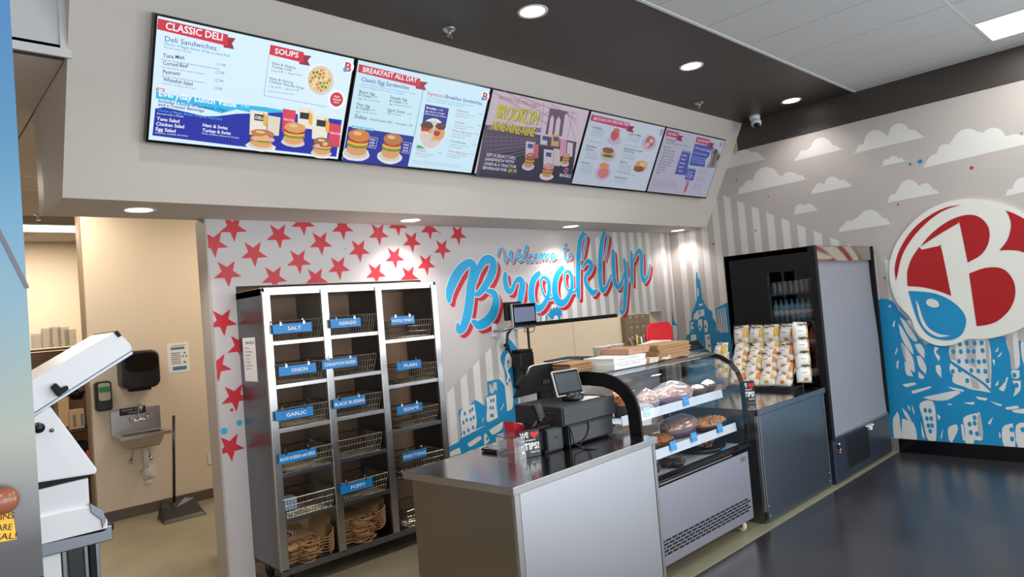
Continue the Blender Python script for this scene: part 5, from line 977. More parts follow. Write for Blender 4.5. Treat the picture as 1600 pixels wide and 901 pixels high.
t, cc, U, V, N = tablet((2.91, 2.67, ZT + .235), .20, .15, -.28, -.12, 'white rimmed tablet facing forward on the register boxes', DKS)
obj('stand_puck', M().lathe([(.001, 0), (.062, 0), (.066, .012), (.06, .03), (.04, .045), (.001, .047)], (2.93, 2.68, ZT + .235), 24), BLACK, t, True)
# big screen seen from the back
t = thing('register_monitor', 'large black register monitor seen from behind, tilted over the drawer', 'monitor', (3.0, 2.95, ZT + .235))
P5 = [at(u, v, y=2.95) for u, v in ((806, 622), (862, 608), (900, 600), (912, 566), (888, 564), (832, 572), (827, 575), (822, 589), (818, 586), (813, 594), (809, 602), (813, 606))]
obj('back_shell', M().prism(P5, (0, .03, 0)), BLACKM, t, bevel=.003)
obj('top_rim', M().tube([at(822, 588, y=2.955), at(827, 574, y=2.955), at(832, 571, y=2.955), at(888, 562, y=2.955), at(912, 563, y=2.955)], .005, 6), STEEL, t, True)
obj('vesa_bracket', M().obox(at(853, 596, y=2.945), (.03, 0, 0), (0, 0, .012), (0, .004, 0)), CHAR, t, bevel=.002)
obj('stand', M().box((2.95, 2.965, ZT + .002), (3.05, 3.0, ZT + .31)), BLACKM, t, bevel=.004)
# payment terminal, printer, cables
t = thing('receipt_printer', 'small dark cube receipt printer beside the tips sign', 'printer', (2.65, 2.63, ZT))
obj('body', M().box((2.585, 2.572, ZT + .004), (2.71, 2.70, ZT + .128)), CHAR, t, bevel=.01); obj('base', M().box((2.56, 2.575, ZT), (2.70, 2.71, ZT + .02)), BLACKM, t, bevel=.004); obj('badge_ring', M().tube([(2.65 + .012 * math.cos(a), 2.5705, ZT + .068 + .012 * math.sin(a)) for a in [PI * k / 10 for k in range(11)]], .0016, 5), BLKGLOSS, t, True)
obj('side_housing', M().box((2.50, 2.60, ZT + .004), (2.584, 2.72, ZT + .12)), BLACKM, t, bevel=.008)
t = thing('card_reader', 'black card reader on a bent stalk above the receipt printer', 'card reader', (2.58, 2.64, ZT + .13))
obj('reader', M().obox((2.605, 2.645, ZT + .215), (.03, .006, .004), (-.008, .012, .052), (.003, -.014, .004)), BLACK, t, bevel=.008); obj('keypad', M().obox((2.607, 2.629, ZT + .222), (.022, .004, .003), (-.006, .009, .038), (.0005, -.002, .0006)), CHAR, t, bevel=.002)
obj('stalk', M().tube([(2.54, 2.64, ZT + .125), (2.545, 2.635, ZT + .15), (2.58, 2.64, ZT + .17), (2.60, 2.645, ZT + .19)], .007, 8), BLACK, t, True)
obj('cradle', M().obox((2.60, 2.63, ZT + .138), (.045, 0, 0), (0, .03, 0), (0, 0, .008)), BLACKM, t, bevel=.004)
obj('cable', M().tube([(2.64, 2.65, ZT + .20), (2.70, 2.60, ZT + .195), (2.735, 2.56, ZT + .15), (2.745, 2.54, ZT + .09), (2.735, 2.52, ZT + .03), (2.745, 2.46, ZT + .005), (2.78, 2.40, ZT + .004)], .0045, 7), BLACK, t, True)
t = thing('red_holder', 'red plastic holder behind the tips sign', 'holder', (2.53, 2.74, ZT)); obj('tray', M().prism([(2.505, 2.74, ZT), (2.585, 2.74, ZT), (2.585, 2.74, ZT + .14), (2.50, 2.74, ZT + .175)], (0, .08, 0)), RED, t, bevel=.004); obj('ledge', M().box((2.505, 2.715, ZT + .06), (2.60, 2.74, ZT + .10)), RED, t, bevel=.004)
# tips sign in acrylic box
def tips_sign(p, w_, h, yaw, label, sx=1):
    t = thing('tips_sign', label, 'sign', p); Rm = Matrix.Rotation(yaw, 3, 'Z'); U = Rm @ Vector((1, 0, 0)); N = Rm @ Vector((0, -1, 0)); p = Vector(p)
    obj('card', M().obox(p + Vector((0, 0, h / 2)), U * w_ / 2, Vector((0, 0, h / 2)), N * .002), BLKGLOSS, t)
    s_ = Sheet(p - U * w_ / 2 + N * .0024, U, (0, 0, 1)); f = lambda a, b: (a * w_, b * h); s_.text('lettering', WHITEP, 'WE', f(.05, .72), f(.46, .72), h * .2, .0006, .03)
    hp = [(.5 + .0, 0)] ; hc = (.74, .80); pts = []
    for k in range(24):
        a = 2 * PI * k / 24; x = 16 * math.sin(a) ** 3; z = 13 * math.cos(a) - 5 * math.cos(2 * a) - 2 * math.cos(3 * a) - math.cos(4 * a); pts.append(((hc[0] + x / 16 * .22) * w_, (hc[1] + z / 16 * .15) * h))
    s_.poly('heart', RED, pts, .0007)
    s_.text('lettering', WHITEP, 'AND APPRECIATE', f(.08, .58), f(.78, .58), h * .06, .0006, .02); s_.text('lettering', WHITEP, 'TIPS!', f(.22, .28), f(.94, .28), h * .24, .0006, .035); s_.text('lettering', WHITEP, 'THANK YOU', f(.5, .14), f(.93, .14), h * .07, .0006, .02)
    for (cx2, cz2, r_) in ((.13, .42, .06), (.15, .2, .1)):
        s_.poly('spark', WHITEP, [((cx2 + r_ * (1 if k % 2 == 0 else .35) * math.cos(PI * k / 5)) * w_, cz2 * h + r_ * w_ * (1 if k % 2 == 0 else .35) * math.sin(PI * k / 5)) for k in range(10)], .0007)
    s_.link(t); return t, U, N
t, U, N = tips_sign((2.475, 2.60, ZT + .002), .125, .145, -.28, 'black tips sign with a red heart on the near counter')
ab = M(); ACR = glass('acrylic', (.96, .97, .97), 1.0, .04)
for a, b in (((2.33, 2.565, ZT), (2.332, 2.70, ZT + .13)), ((2.33, 2.70, ZT), (2.47, 2.702, ZT + .13)), ((2.33, 2.565, ZT), (2.41, 2.567, ZT + .13))): ab.box(a, b)
obj('acrylic_box', ab, ACR, t); obj('acrylic_rim', M().tube([(2.47, 2.70, ZT + .13), (2.331, 2.70, ZT + .13), (2.331, 2.566, ZT + .13), (2.41, 2.566, ZT + .13)], .002, 5), CHAR, t)
t = thing('remote_phone', 'small black handset lying on the near counter', 'handset', (2.49, 2.90, ZT)); obj('body', M().obox((2.475, 2.885, ZT + .012), (-.004, .09, 0), (.026, .001, 0), (0, 0, .011)), BLACK, t, bevel=.008)
obj('keypad', M().obox((2.478, 2.90, ZT + .0235), (-.002, .035, 0), (.016, .001, 0), (0, 0, .0006)), STEEL, t)
for k in range(8): obj('key', M().obox((2.469 + .014 * (k % 2), 2.845 + .012 * (k // 2), ZT + .0238), (.0045, 0, 0), (0, .003, 0), (0, 0, .001)), WHITEP, t)

# ================================================================== PASTRY CASE
X0, X1 = 3.205, 4.43
PRO = [(2.42, .60), (2.405, .70), (2.405, .90), (2.41, 1.04), (2.435, 1.12), (2.485, 1.185), (2.56, 1.232), (2.65, 1.256), (2.78, 1.264), (3.05, 1.256)]
t = thing('pastry_case', 'curved glass pastry case on casters between the two steel counters', 'display case', (3.8, 2.75, 0))
obj('body', M().box((X0, 2.425, .085), (X1, 3.08, .565)), mat('case steel', (196, 192, 202), .36, 1, .03, 4, 0, (50, 50, 1), aniso=.8), t, bevel=.006)
obj('front_band', M().prism([(X0, 2.43, .56), (X0, 2.40, .565), (X0, 2.395, .60), (X0, 2.43, .625)], (X1 - X0, 0, 0)), BLKGLOSS, t, bevel=.004)
obj('band_trim', M().box((X0 + .1, 2.392, .582), (X0 + .95, 2.396, .588)), STEEL, t)
SLM = M()
for r_ in range(5):
    for k in range(18):
        x = X0 + .10 + k * .063 + (r_ % 2) * .0315
        if x > X1 - .08: continue
        z = .235 - r_ * .02
        if z < .12: pass
        SLM.box((x, 2.4215, z - .005), (x + .048, 2.4255, z + .005))
o = obj('vent_slots', SLM, BLACKM, t); o['kind'] = 'stuff'
bd = obj('badge', M().box((X1 - .115, 2.421, .50), (X1 - .05, 2.4255, .535)), STEEL, t, bevel=.002); obj('badge_mark', M().prism([(X1 - .105, 2.4195, .508), (X1 - .092, 2.4195, .508), (X1 - .085, 2.4195, .527), (X1 - .098, 2.4195, .527)], (0, .002, 0)), RED, bd)
for x in (X0 + .08, X1 - .07):
    for y in (2.49, 3.0):
        c1 = obj('caster_wheel', M().lathe([(.001, -.013), (.034, -.013), (.038, -.006), (.038, .006), (.034, .013), (.001, .013)], (x, y, .038), 18, (1, 0, 0)), mat('cream wheel', (206, 204, 186), .5), t, True); obj('fork', M().box((x + .014, y - .018, .03), (x + .018, y + .018, .09)).box((x - .018, y - .018, .03), (x - .014, y + .018, .09)), STEEL, c1)
# end frames following the curved profile
def arch(x0, x1, wd, yb=3.05):
    inn = []
    for i, (y, z) in enumerate(PRO):
        p = PRO[max(i - 1, 0)]; q = PRO[min(i + 1, len(PRO) - 1)]; d = Vector((q[0] - p[0], q[1] - p[1])).normalized(); inn.append((y + d.y * wd, z - d.x * wd))
    m = M(); n = len(PRO)
    for i in range(n - 1):
        a, b, c, d = PRO[i], PRO[i + 1], inn[i + 1], inn[i]
        m.hexa([(x0, a[0], a[1]), (x0, b[0], b[1]), (x0, c[0], c[1]), (x0, d[0], d[1]), (x1, a[0], a[1]), (x1, b[0], b[1]), (x1, c[0], c[1]), (x1, d[0], d[1])])
    return m
obj('end_arch', arch(X0 - .012, X0 + .006, .085), BLACKM, t); obj('end_arch', arch(X1 - .006, X1 + .012, .03), BLACKM, t)
def sheetm(x0, x1, o_=0.0):
    m = M(); m.v = []; P_ = PRO
    sm = []
    for i in range(len(P_) - 1):
        p0, p1, p2, p3 = [Vector(P_[max(0, min(len(P_) - 1, i + j))]) for j in (-1, 0, 1, 2)]
        for k in range(4): tt = k / 4; sm.append(.5 * ((2 * p1) + (p2 - p0) * tt + (2 * p0 - 5 * p1 + 4 * p2 - p3) * tt * tt + (3 * p1 - p0 - 3 * p2 + p3) * tt ** 3))
    sm.append(Vector(P_[-1])); vs_ = []
    for p in sm: vs_ += [(x0, p[0], p[1]), (x1, p[0], p[1])]
    return m.add(vs_, [(2 * i, 2 * i + 1, 2 * i + 3, 2 * i + 2) for i in range(len(sm) - 1)])
obj('curved_glass', sheetm(X0 + .004, X1 - .004), GLASS, t, True)
obj('end_glass', M().poly([(X1, y, z) for y, z in PRO] + [(X1, 3.05, .6)]), GLASS, t); obj('end_glass', M().poly([(X0, y, z) for y, z in PRO] + [(X0, 3.05, .6)]), GLASS, t)
obj('glass_clamp', M().tube([(X1 - .004, 2.56, 1.20), (X1 + .016, 2.56, 1.20)], .009, 10), BLACKM, t)
obj('deck', M().box((X0 + .01, 2.44, .585), (X1 - .01, 3.04, .60)), mat('case deck', (196, 200, 204), .35, .0, .03, 4), t)
obj('rear_frame', M().box((X0, 3.05, .565), (X0 + .05, 3.08, 1.26)).box((X1 - .05, 3.05, .565), (X1, 3.08, 1.26)).box((X0, 3.0, 1.235), (X1, 3.08, 1.26)), BLACKM, t, bevel=.003)
obj('rear_door', M().box((X0 + .05, 3.06, .58), (3.84, 3.066, 1.235)), GLASS, t); obj('rear_door', M().box((3.80, 3.07, .58), (X1 - .05, 3.076, 1.235)), GLASS, t)
obj('light_bar', M().box((X0 + .02, 2.70, 1.222), (X1 - .02, 2.73, 1.24)), mat('light bar housing', (120, 122, 124), .3, 1), t); obj('led_strip', M().box((X0 + .05, 2.705, 1.2195), (X1 - .05, 2.725, 1.222)), emit('case led', (225, 240, 255), 2), t)
area('case_led_lamp', (3.82, 2.715, 1.21), 1.1, .02, 4, (.86, .94, 1))
SHW = mat('case shelf white', (206, 212, 220), .35, 0, .02, 4)
SHY = {'top': (2.575, 2.90, .945), 'mid': (2.49, 2.95, .712)}
for kk, (ya, yb, z) in SHY.items():
    s1 = obj('shelf', M().box((X0 + .02, ya, z - .006), (X1 - .03, yb, z)), SHW, t); obj('price_rail', M().prism([(X0 + .02, ya - .012, z - .012), (X0 + .02, ya - .006, z + .045), (X0 + .02, ya - .002, z + .045), (X0 + .02, ya - .006, z - .012)], (X1 - X0 - .05, 0, 0)), SHW, s1)
    for x in (X0 + .03, X1 - .04): obj('bracket', M().box((x - .003, ya + .05, z - .02), (x + .003, 3.05, z - .006)), STEEL, s1)
# price tags
def ptag(u0, v0, u1, v1, y, n, where, word):
    a = at(u0, v0, y=y); b = at(u1, v1, y=y); w_ = .066; xc = (a.x + b.x) / 2; zc = (a.z + b.z) / 2; h = .058
    t = thing('price_tag', 'blue price tag %s of the pastry case' % where, 'price tag', (xc, y, zc - h / 2), 'blue price tags in the pastry case')
    obj('card', M().hexa([(xc - w_ / 2, y, zc - h / 2), (xc + w_ / 2, y, zc - h / 2), (xc + w_ / 2, y + .001, zc - h / 2), (xc - w_ / 2, y + .001, zc - h / 2), (xc - w_ / 2, y + .008, zc + h / 2), (xc + w_ / 2, y + .008, zc + h / 2), (xc + w_ / 2, y + .009, zc + h / 2), (xc - w_ / 2, y + .009, zc + h / 2)]), TAGB, t)
    s_ = Sheet((0, y + .0035, 0), (1, 0, 0), (0, 0, 1)); s_.text('lettering', MWHITE, word, (xc - w_ * .36, zc), (xc + w_ * .36, zc), .008, .001, .0); s_.link(t)
ptag(1005, 633, 1019, 654, 2.555, 0, 'at the left of the top shelf', 'Muffin'); ptag(1066, 617, 1080, 636, 2.555, 1, 'in the middle of the top shelf', 'Pie')
ptag(1046, 687, 1060, 705, 2.468, 2, 'at the left of the middle shelf', 'Danish'); ptag(1078, 673, 1093, 692, 2.468, 3, 'in the middle of the middle shelf', 'Crumb Cake'); ptag(1120, 658, 1132, 679, 2.468, 4, 'at the right of the middle shelf', 'Muffin')
ptag(1076, 724, 1092, 738, 2.45, 5, 'at the left on the deck', 'Cookie'); ptag(1125, 702, 1140, 712, 2.45, 6, 'at the right on the deck', 'Brownie')
# pastries
CR1 = mat('crumb brown', (168, 104, 58), .8, 0, .45, 60, .6); CR2 = mat('crumb golden', (196, 140, 84), .8, 0, .45, 60, .6); CHOC = mat('chocolate', (60, 38, 30), .5, 0, .3, 40, .3); ICING = mat('white icing', (205, 202, 190), .4); DCUP = mat('dark paper cup', (34, 28, 30), .6); PURP = mat('plum cup', (92, 70, 92), .6, 0, .15, 8); PINK = mat('wrapped loaf', (178, 138, 120), .3, 0, .3, 30, .5)
WRAP = glass('cling film', (.97, .95, .98), 1.6, .08)
def crumbs(m, c, rx, ry, h, n, seed, s=.014, dome=True):
    r_ = random.Random(seed)
    for i in range(n):
        a = r_.uniform(0, 6.28); q = math.sqrt(r_.random()); x = c[0] + rx * q * math.cos(a); y = c[1] + ry * q * math.sin(a); z = c[2] + h * math.sqrt(max(0, 1 - q * q * .9)); k = s * r_.uniform(.6, 1.2)
        m.blob((x, y, z), (k, k * .8, k * .6), .25, 6, 4, i)
def muffin(x, y, z, r_, label, top=CR1, cup=DCUP, h=.07, group=None, icing=False, seed=1):
    t = thing('muffin', label, 'muffin', (x, y, z), group)
    obj('paper_cup', M().lathe([(r_ * .72, 0), (r_ * .8, h * .3), (r_ * .98, h * .75), (r_, h * .78), (r_ * .9, h * .72)], (x, y, z), 20), cup, t, True)
    m = M().blob((x, y, z + h * .72), (r_ * 1.04, r_ * 1.04, h * .55), .08, 16, 8, seed, -.2)
    if not icing: crumbs(m, (x, y, z + h * .72), r_ * 1.0, r_ * 1.0, h * .55, 70, seed, r_ * .2)
    obj('top', m, top, t, True)
    if icing: obj('icing', M().blob((x, y, z + h * .86), (r_ * .92, r_ * .92, h * .5), .08, 14, 8, seed + 5, -.1), ICING, t, True)
def sat(u, v, y): return at(u, v, y=y)
zt_, zm_, zd_ = .946, .713, .601
def xat(u, v, y): return at(u, v, y=y).x
muffin(xat(976, 630, 2.70), 2.72, zt_, .075, 'large crumb muffin in a dark cup left of the case arch', CR1, DCUP, .13, seed=3)
muffin(xat(957, 640, 2.74), 2.80, zt_, .06, 'second crumb muffin in a dark cup at the far left of the top shelf', CR1, DCUP, .10, seed=8)
def loaf(x0, x1, y, z, ry, h, label, top, base, wrap=True, n=60, seed=1):
    t = thing('wrapped_cake', label, 'cake', ((x0 + x1) / 2, y, z)); cx = (x0 + x1) / 2; rx = (x1 - x0) / 2
    obj('tray', M().lathe([(rx * .86, 0), (rx, h * .45), (rx * .97, h * .45), (rx * .82, .005)], (cx, y, z), 24), base, t, True)
    tr = t.children[-1] if t.children else None
    for v in tr.data.vertices: v.co.y = (v.co.y) * ry / rx
    m = M().blob((cx, y, z + h * .45), (rx * .93, ry * .93, h * .4), .07, 18, 8, seed, -.1); crumbs(m, (cx, y, z + h * .45), rx * .92, ry * .92, h * .4, n * 2, seed, .017)
    obj('cake', m, top, t, True)
    if wrap: obj('cling_film', M().blob((cx, y, z + h * .5), (rx * 1.03, ry * 1.04, h * .62), .08, 26, 14, seed + 3, -.35), WRAP, t, True)
loaf(xat(1007, 640, 2.7), xat(1030, 640, 2.7), 2.73, zt_, .08, .12, 'pink wrapped pastry at the left of the top case shelf', PINK, PURP, seed=2)
loaf(xat(1024, 636, 2.72), xat(1078, 622, 2.72), 2.73, zt_, .11, .13, 'long film-wrapped loaf on the top case shelf', PINK, PURP, seed=4)
muffin(xat(1091, 618, 2.68), 2.68, zt_, .055, 'dark muffin with white icing on the top shelf, left of the pair', CHOC, DCUP, .07, None, True, 6)
muffin(xat(1111, 610, 2.68), 2.70, zt_, .058, 'dark muffin with white icing on the top shelf, right of the pair', CHOC, DCUP, .08, None, True, 7)
loaf(xat(1007, 690, 2.62), xat(1048, 684, 2.62), 2.64, zm_, .10, .09, 'brown crumb cake tray at the left of the middle shelf', CR1, DCUP, False, 90, seed=11)
loaf(xat(1040, 672, 2.70), xat(1090, 666, 2.70), 2.72, zm_, .10, .13, 'film-wrapped plum cake in the middle of the middle shelf', CR1, PURP, True, 40, seed=12)
loaf(xat(1090, 664, 2.62), xat(1131, 652, 2.62), 2.64, zm_, .09, .10, 'golden crumb cake in a dark tray at the right of the middle shelf', CR2, DCUP, False, 110, seed=13)
t = thing('cookie_platter', 'black platter of brown cookies on the case deck', 'platter', (3.95, 2.62, zd_)); px_ = xat(1097, 706, 2.62)
obj('platter', M().lathe([(.11, 0), (.19, .012), (.2, .03), (.19, .03), (.1, .008), (.001, .008)], (px_, 2.66, zd_), 28), BLKGLOSS, t, True)
m = M(); crumbs(m, (px_, 2.66, zd_ + .02), .14, .12, .06, 70, 5, .024); o = obj('cookies', m, mat('cookie brown', (112, 76, 52), .8, 0, .4, 50, .5), t, True); o['kind'] = 'stuff'
obj('cling_film', M().blob((px_ + .04, 2.70, zd_ + .07), (.17, .13, .07), .12, 18, 10, 9, -.5), WRAP, t, True)
for j, (u, v, top) in enumerate(((1018, 745, CR1), (1020, 730, CHOC), (1042, 722, CHOC), (1060, 722, CHOC))):
    p = at(u, v, y=2.55); x = at(u, v, z=zd_ + .03); muffin(x.x, max(2.5, min(2.9, x.y)), zd_, .05, 'chocolate cookie cup on the case deck, ' + ('nearest the counter', 'behind the nearest one', 'third from the left', 'fourth from the left')[j], top, DCUP, .04, None, False, 20 + j)
# items on and behind the case top
ZC2 = 1.266
def stack(name, cat, x0, x1, y0, y1, z0, n, th, material, label, group, jit=.01, seed=0, nm2='sheet'):
    r_ = random.Random(seed); base = None
    for k in range(n):
        dx, dy = r_.uniform(-jit, jit), r_.uniform(-jit, jit)
        o = obj(name, M().box((-(x1 - x0) / 2, -(y1 - y0) / 2, 0), ((x1 - x0) / 2, (y1 - y0) / 2, th * .82)), material, None, bevel=.0015) if base is None else base.copy()
        if base is not None: COL.objects.link(o)
        base = base or o; o.location = ((x0 + x1) / 2 + dx, (y0 + y1) / 2 + dy, z0 + k * th); o.rotation_euler = (0, 0, r_.uniform(-.03, .03)); tag(o, label.replace('#', nth(k, n)), cat, group)
stack('paper_bag_bundle', 'paper bags', 3.80, 4.18, 2.66, 2.86, ZC2, 10, .0105, KRAFT, 'brown paper bag, # of the neat right-hand stack on the case', 'brown bags stacked on the case, right', .006, 1)
t = thing('twine', 'loose white string end beside the right paper bag stack', 'string', (3.84, 2.64, ZC2)); obj('strand', M().tube([(3.78, 2.63, ZC2 + .01), (3.81, 2.62, ZC2 + .02), (3.85, 2.63, ZC2 + .012), (3.87, 2.62, ZC2 + .03)], .003, 5), WHITEP, t, True); obj('strand', M().tube([(3.79, 2.63, ZC2 + .02), (3.83, 2.62, ZC2 + .008), (3.88, 2.62, ZC2 + .012)], .003, 5), WHITEP, t, True)
def carton(x0, x1, y0, y1, z0, z1, mt, label, txt=None, mt2=None):
    t = thing('flat_carton', label, 'box', ((x0 + x1) / 2, (y0 + y1) / 2, z0)); obj('carton', M().box((x0, y0, z0), (x1, y1, z1)), mt, t, bevel=.003)
    obj('lid_flap', M().box((x0 - .002, y0 - .003, z0 + (z1 - z0) * .45), (x1 + .002, y0, z1)), mt, t)
    if txt: s_ = Sheet((0, y0 - .0036, 0), (1, 0, 0), (0, 0, 1)); s_.text('lettering', GI, txt, (x0 + .04, z0 + (z1 - z0) * .55), (x1 - .06, z0 + (z1 - z0) * .55), (z1 - z0) * .22, .0006); s_.link(t)
carton(3.29, 3.62, 2.64, 2.90, ZC2 - .004, ZC2 + .032, WHITEP, 'lower white carton on the case top', 'FOOD WRAP')
carton(3.30, 3.63, 2.65, 2.90, ZC2 + .0335, ZC2 + .068, WHITEP, 'upper white carton on the case top', 'DELI SHEETS')
carton(3.50, 3.72, 2.68, 2.92, ZC2 + .0695, ZC2 + .108, mat('tan print carton', (186, 140, 108), .6, 0, .2, 30), 'tan printed carton lying on the white cartons', 'TISSUE')
carton(3.66, 3.76, 2.64, 2.90, ZC2 - .002, ZC2 + .03, mat('pale carton', (206, 190, 170), .6), 'pale carton end right of the white cartons')
stack('paper_bag_bundle', 'paper bags', 3.06, 3.27, 2.80, 3.02, ZC2 + .0, 7, .009, KRAFT, 'brown paper bag, # of the low left-hand stack on the case', 'brown bags stacked on the case, left', .012, 2)
t = thing('order_ledge', 'black ledge running behind the pastry case top', 'ledge', (3.7, 3.2, 1.1)); obj('ledge', M().box((3.27, 3.09, 1.235), (5.0, 3.40, 1.262)), BLACKM, t, bevel=.004)
for x in (3.32, 4.95): obj('leg', M().box((x - .02, 3.2, 0), (x + .02, 3.24, 1.235)), BLACKM, t)
zl = 1.263
t = thing('open_carton', 'flat open brown box with a black lid left on the ledge', 'box', (3.3, 3.25, zl)); obj('base', M().box((3.28, 3.12, zl), (3.62, 3.36, zl + .03)), KRAFT, t, bevel=.002); obj('paper', M().box((3.3, 3.13, zl + .031), (3.5, 3.33, zl + .036)), PINK, t); obj('lid', M().hexa([(3.42, 3.10, zl + .036), (3.68, 3.10, zl + .038), (3.68, 3.38, zl + .038), (3.42, 3.38, zl + .036), (3.42, 3.10, zl + .044), (3.68, 3.10, zl + .05), (3.68, 3.38, zl + .05), (3.42, 3.38, zl + .044)]), BLACKM, t, bevel=.002)
for j, u in enumerate((941, 962)):
    p = at(u, 556, y=3.28); t = thing('deli_container', 'clear plastic deli tub on the ledge, ' + ('left', 'right') [j] + ' one', 'tub', (p.x, 3.28, zl)); obj('tub', M().lathe([(.001, 0), (.055, 0), (.068, .09), (.074, .095), (.066, .09), (.053, .004)], (p.x, 3.28, zl), 20), ACR, t, True); obj('rim', M().lathe([(.068, .088), (.076, .09), (.076, .096), (.068, .094)], (p.x, 3.28, zl), 24), glass('frosted rim', (.95, .95, .95), 1, .5) if j == 0 else MATS['frosted rim'], t, True)
t = thing('tool_tray', 'black tray of scissors and markers on the ledge', 'tray', (4.2, 3.25, zl)); a = at(975, 548, y=3.2); b = at(1048, 540, y=3.2)
obj('tray', M().box((a.x, 3.12, zl), (b.x, 3.36, zl + .035)), BLACKM, t, bevel=.004)
for j in range(5): x = a.x + .1 + .035 * j; obj('marker', M().tube([(x, 3.2, zl + .03), (x + random.uniform(-.05, .08), 3.22, zl + .11 + .02 * (j % 3))], .006, 6), (BLACK, KRAFT, mat('marker yellow', (220, 190, 60), .5), BLACK, WHITEP)[j], t, True)
obj('crumpled_paper', M().hexa([(a.x + .25, 3.15, zl + .036), (b.x - .06, 3.15, zl + .036), (b.x - .06, 3.33, zl + .04), (a.x + .22, 3.33, zl + .036), (a.x + .25, 3.15, zl + .042), (b.x - .06, 3.15, zl + .075), (b.x - .08, 3.33, zl + .08), (a.x + .22, 3.33, zl + .042)]), WHITEP, t, bevel=.003)
t = thing('red_tray', 'upright red plastic tray propped in front of the pass-through', 'tray', (5.2, 3.4, zl)); p0 = at(1006, 506, y=3.36); p1 = at(1051, 545, y=3.36)
obj('panel', rshape(p0.x, zl + .002, p1.x, p0.z, 3.36, .02), mat('red plastic', (196, 22, 30), .35), t, bevel=.008); obj('stand', M().box((p0.x + .02, 3.30, zl), (p1.x - .02, 3.38, zl + .012)), BLACKM, t); obj('inner_face', rshape(p0.x + .02, zl + .02, p1.x - .03, p0.z - .03, 3.34, .004), MATS['red plastic'], t)
# tablets right of the case, seen from behind
for j, (u0, v0, u1, v1, lab) in enumerate(((1058, 552, 1100, 531, 'black tablet back standing at the right end of the ledge'), (1078, 560, 1114, 546, 'lower black tablet back in front of the right-hand one'))):
    p, q = at(u0, v0, y=3.3 - .15 * j), at(u1, v1, y=3.3 - .15 * j); t = thing('tablet', lab, 'tablet', (p.x, 3.3, zl))
    obj('shell', M().hexa([(p.x, p.y, p.z), (q.x + .0, p.y, p.z), (q.x, p.y + .02, p.z), (p.x, p.y + .02, p.z), (p.x + .05, p.y + .08, q.z - .01), (q.x + .03, p.y + .08, q.z), (q.x + .03, p.y + .1, q.z), (p.x + .05, p.y + .1, q.z - .01)]), BLACKM, t, bevel=.004); obj('foot', M().box((p.x + .1, p.y + .02, 1.1), (p.x + .16, p.y + .06, p.z)), BLACKM, t)

# ================================================================== SECOND COUNTER
t = thing('side_counter', 'lower dark steel counter beside the cooler, holding the snack rack', 'counter', (5.1, 2.75, 0))
cx0, cx1, cy0, cy1, cz = 4.52, 5.71, 2.375, 3.15, .83
obj('worktop', M().box((cx0, cy0, cz - .002), (cx1, cy1, cz)), STEELH, t)
obj('worktop_edge', M().box((cx0, cy0, cz - .045), (cx1, cy0 + .012, cz)).box((cx0, cy0, cz - .045), (cx0 + .012, cy1, cz)), STEELD, t, bevel=.003)
obj('cabinet_body', M().box((cx0 + .03, cy0 + .035, .10), (cx1 - .01, cy1 - .02, cz - .01)), STEELD, t, bevel=.003)
obj('front_panel', M().box((cx0 + .06, cy0 + .015, .02), (cx1 - .03, cy0 + .034, cz - .05)), mat('dark panel steel', (122, 130, 138), .34, 1, .05, 4, 0, (50, 50, 1), aniso=.6), t, bevel=.002)
obj('corner_trim', M().box((cx0 + .018, cy0 + .012, .10), (cx0 + .03, cy0 + .036, cz - .045)).box((cx0 + .042, cy0 + .010, .10), (cx0 + .052, cy0 + .034, cz - .045)), STEEL, t, bevel=.001); obj('corner_trim', M().box((cx1 - .026, cy0 + .012, .02), (cx1 - .018, cy0 + .036, cz - .045)), STEEL, t, bevel=.001)
obj('plinth', M().box((cx0 + .05, cy0 + .04, 0), (cx1 - .03, cy1 - .1, .10)), STEELD, t)
for x in (cx0 + .08, cx1 - .045):
    for z in (.06, .13): obj('screw', M().lathe([(.001, .003), (.006, .002), (.007, 0)], (x, cy0 + .015, z), 8, (0, -1, 0)), CHROME, t)
tips_sign((4.80, 2.58, cz + .002), .10, .165, -.95, 'second black tips sign at the left end of the lower counter')
# snack rack: faces the camera side (-x)
rx = 5.52; ya, yb = 2.54, 3.10
t = thing('snack_rack', 'black wire display rack holding white snack bags on the lower counter', 'rack', (rx + .05, 2.82, cz))
m = M()
for y in (ya - .01, yb + .01):
    m.tube([(rx - .12, y, cz + .004), (rx + .12, y, cz + .004), (rx + .12, y, cz + .55)], .006, 6); m.tube([(rx - .08, y, cz + .004), (rx + .12, y, cz + .52)], .004, 5)
m.tube([(rx + .12, ya - .01, cz + .55), (rx + .12, yb + .01, cz + .55)], .006, 6); m.tube([(rx - .12, ya - .01, cz + .004), (rx - .12, yb + .01, cz + .004)], .006, 6)
for k in range(4):
    y = ya + .07 + .14 * k; m.tube([(rx + .12, y, cz + .02), (rx + .12, y, cz + .55)], .004, 5); m.tube([(rx + .12, y, cz + .545), (rx - .02, y, cz + .55)], .003, 5)
obj('wire_frame', m, BLACK, t); obj('base_tray', M().box((rx - .12, ya - .01, cz + .006), (rx + .12, yb + .01, cz + .03)), BLACKM, t, bevel=.003)
CHIP = mat('snack bag white', (226, 222, 212), .28, 0, .05, 20, .15); ORG = mat('chip orange', (206, 130, 60), .5, 0, .35, 60); YLW = mat('chip yellow', (204, 168, 84), .5, 0, .35, 60); PBL = mat('snack stripe', (120, 130, 190), .5)
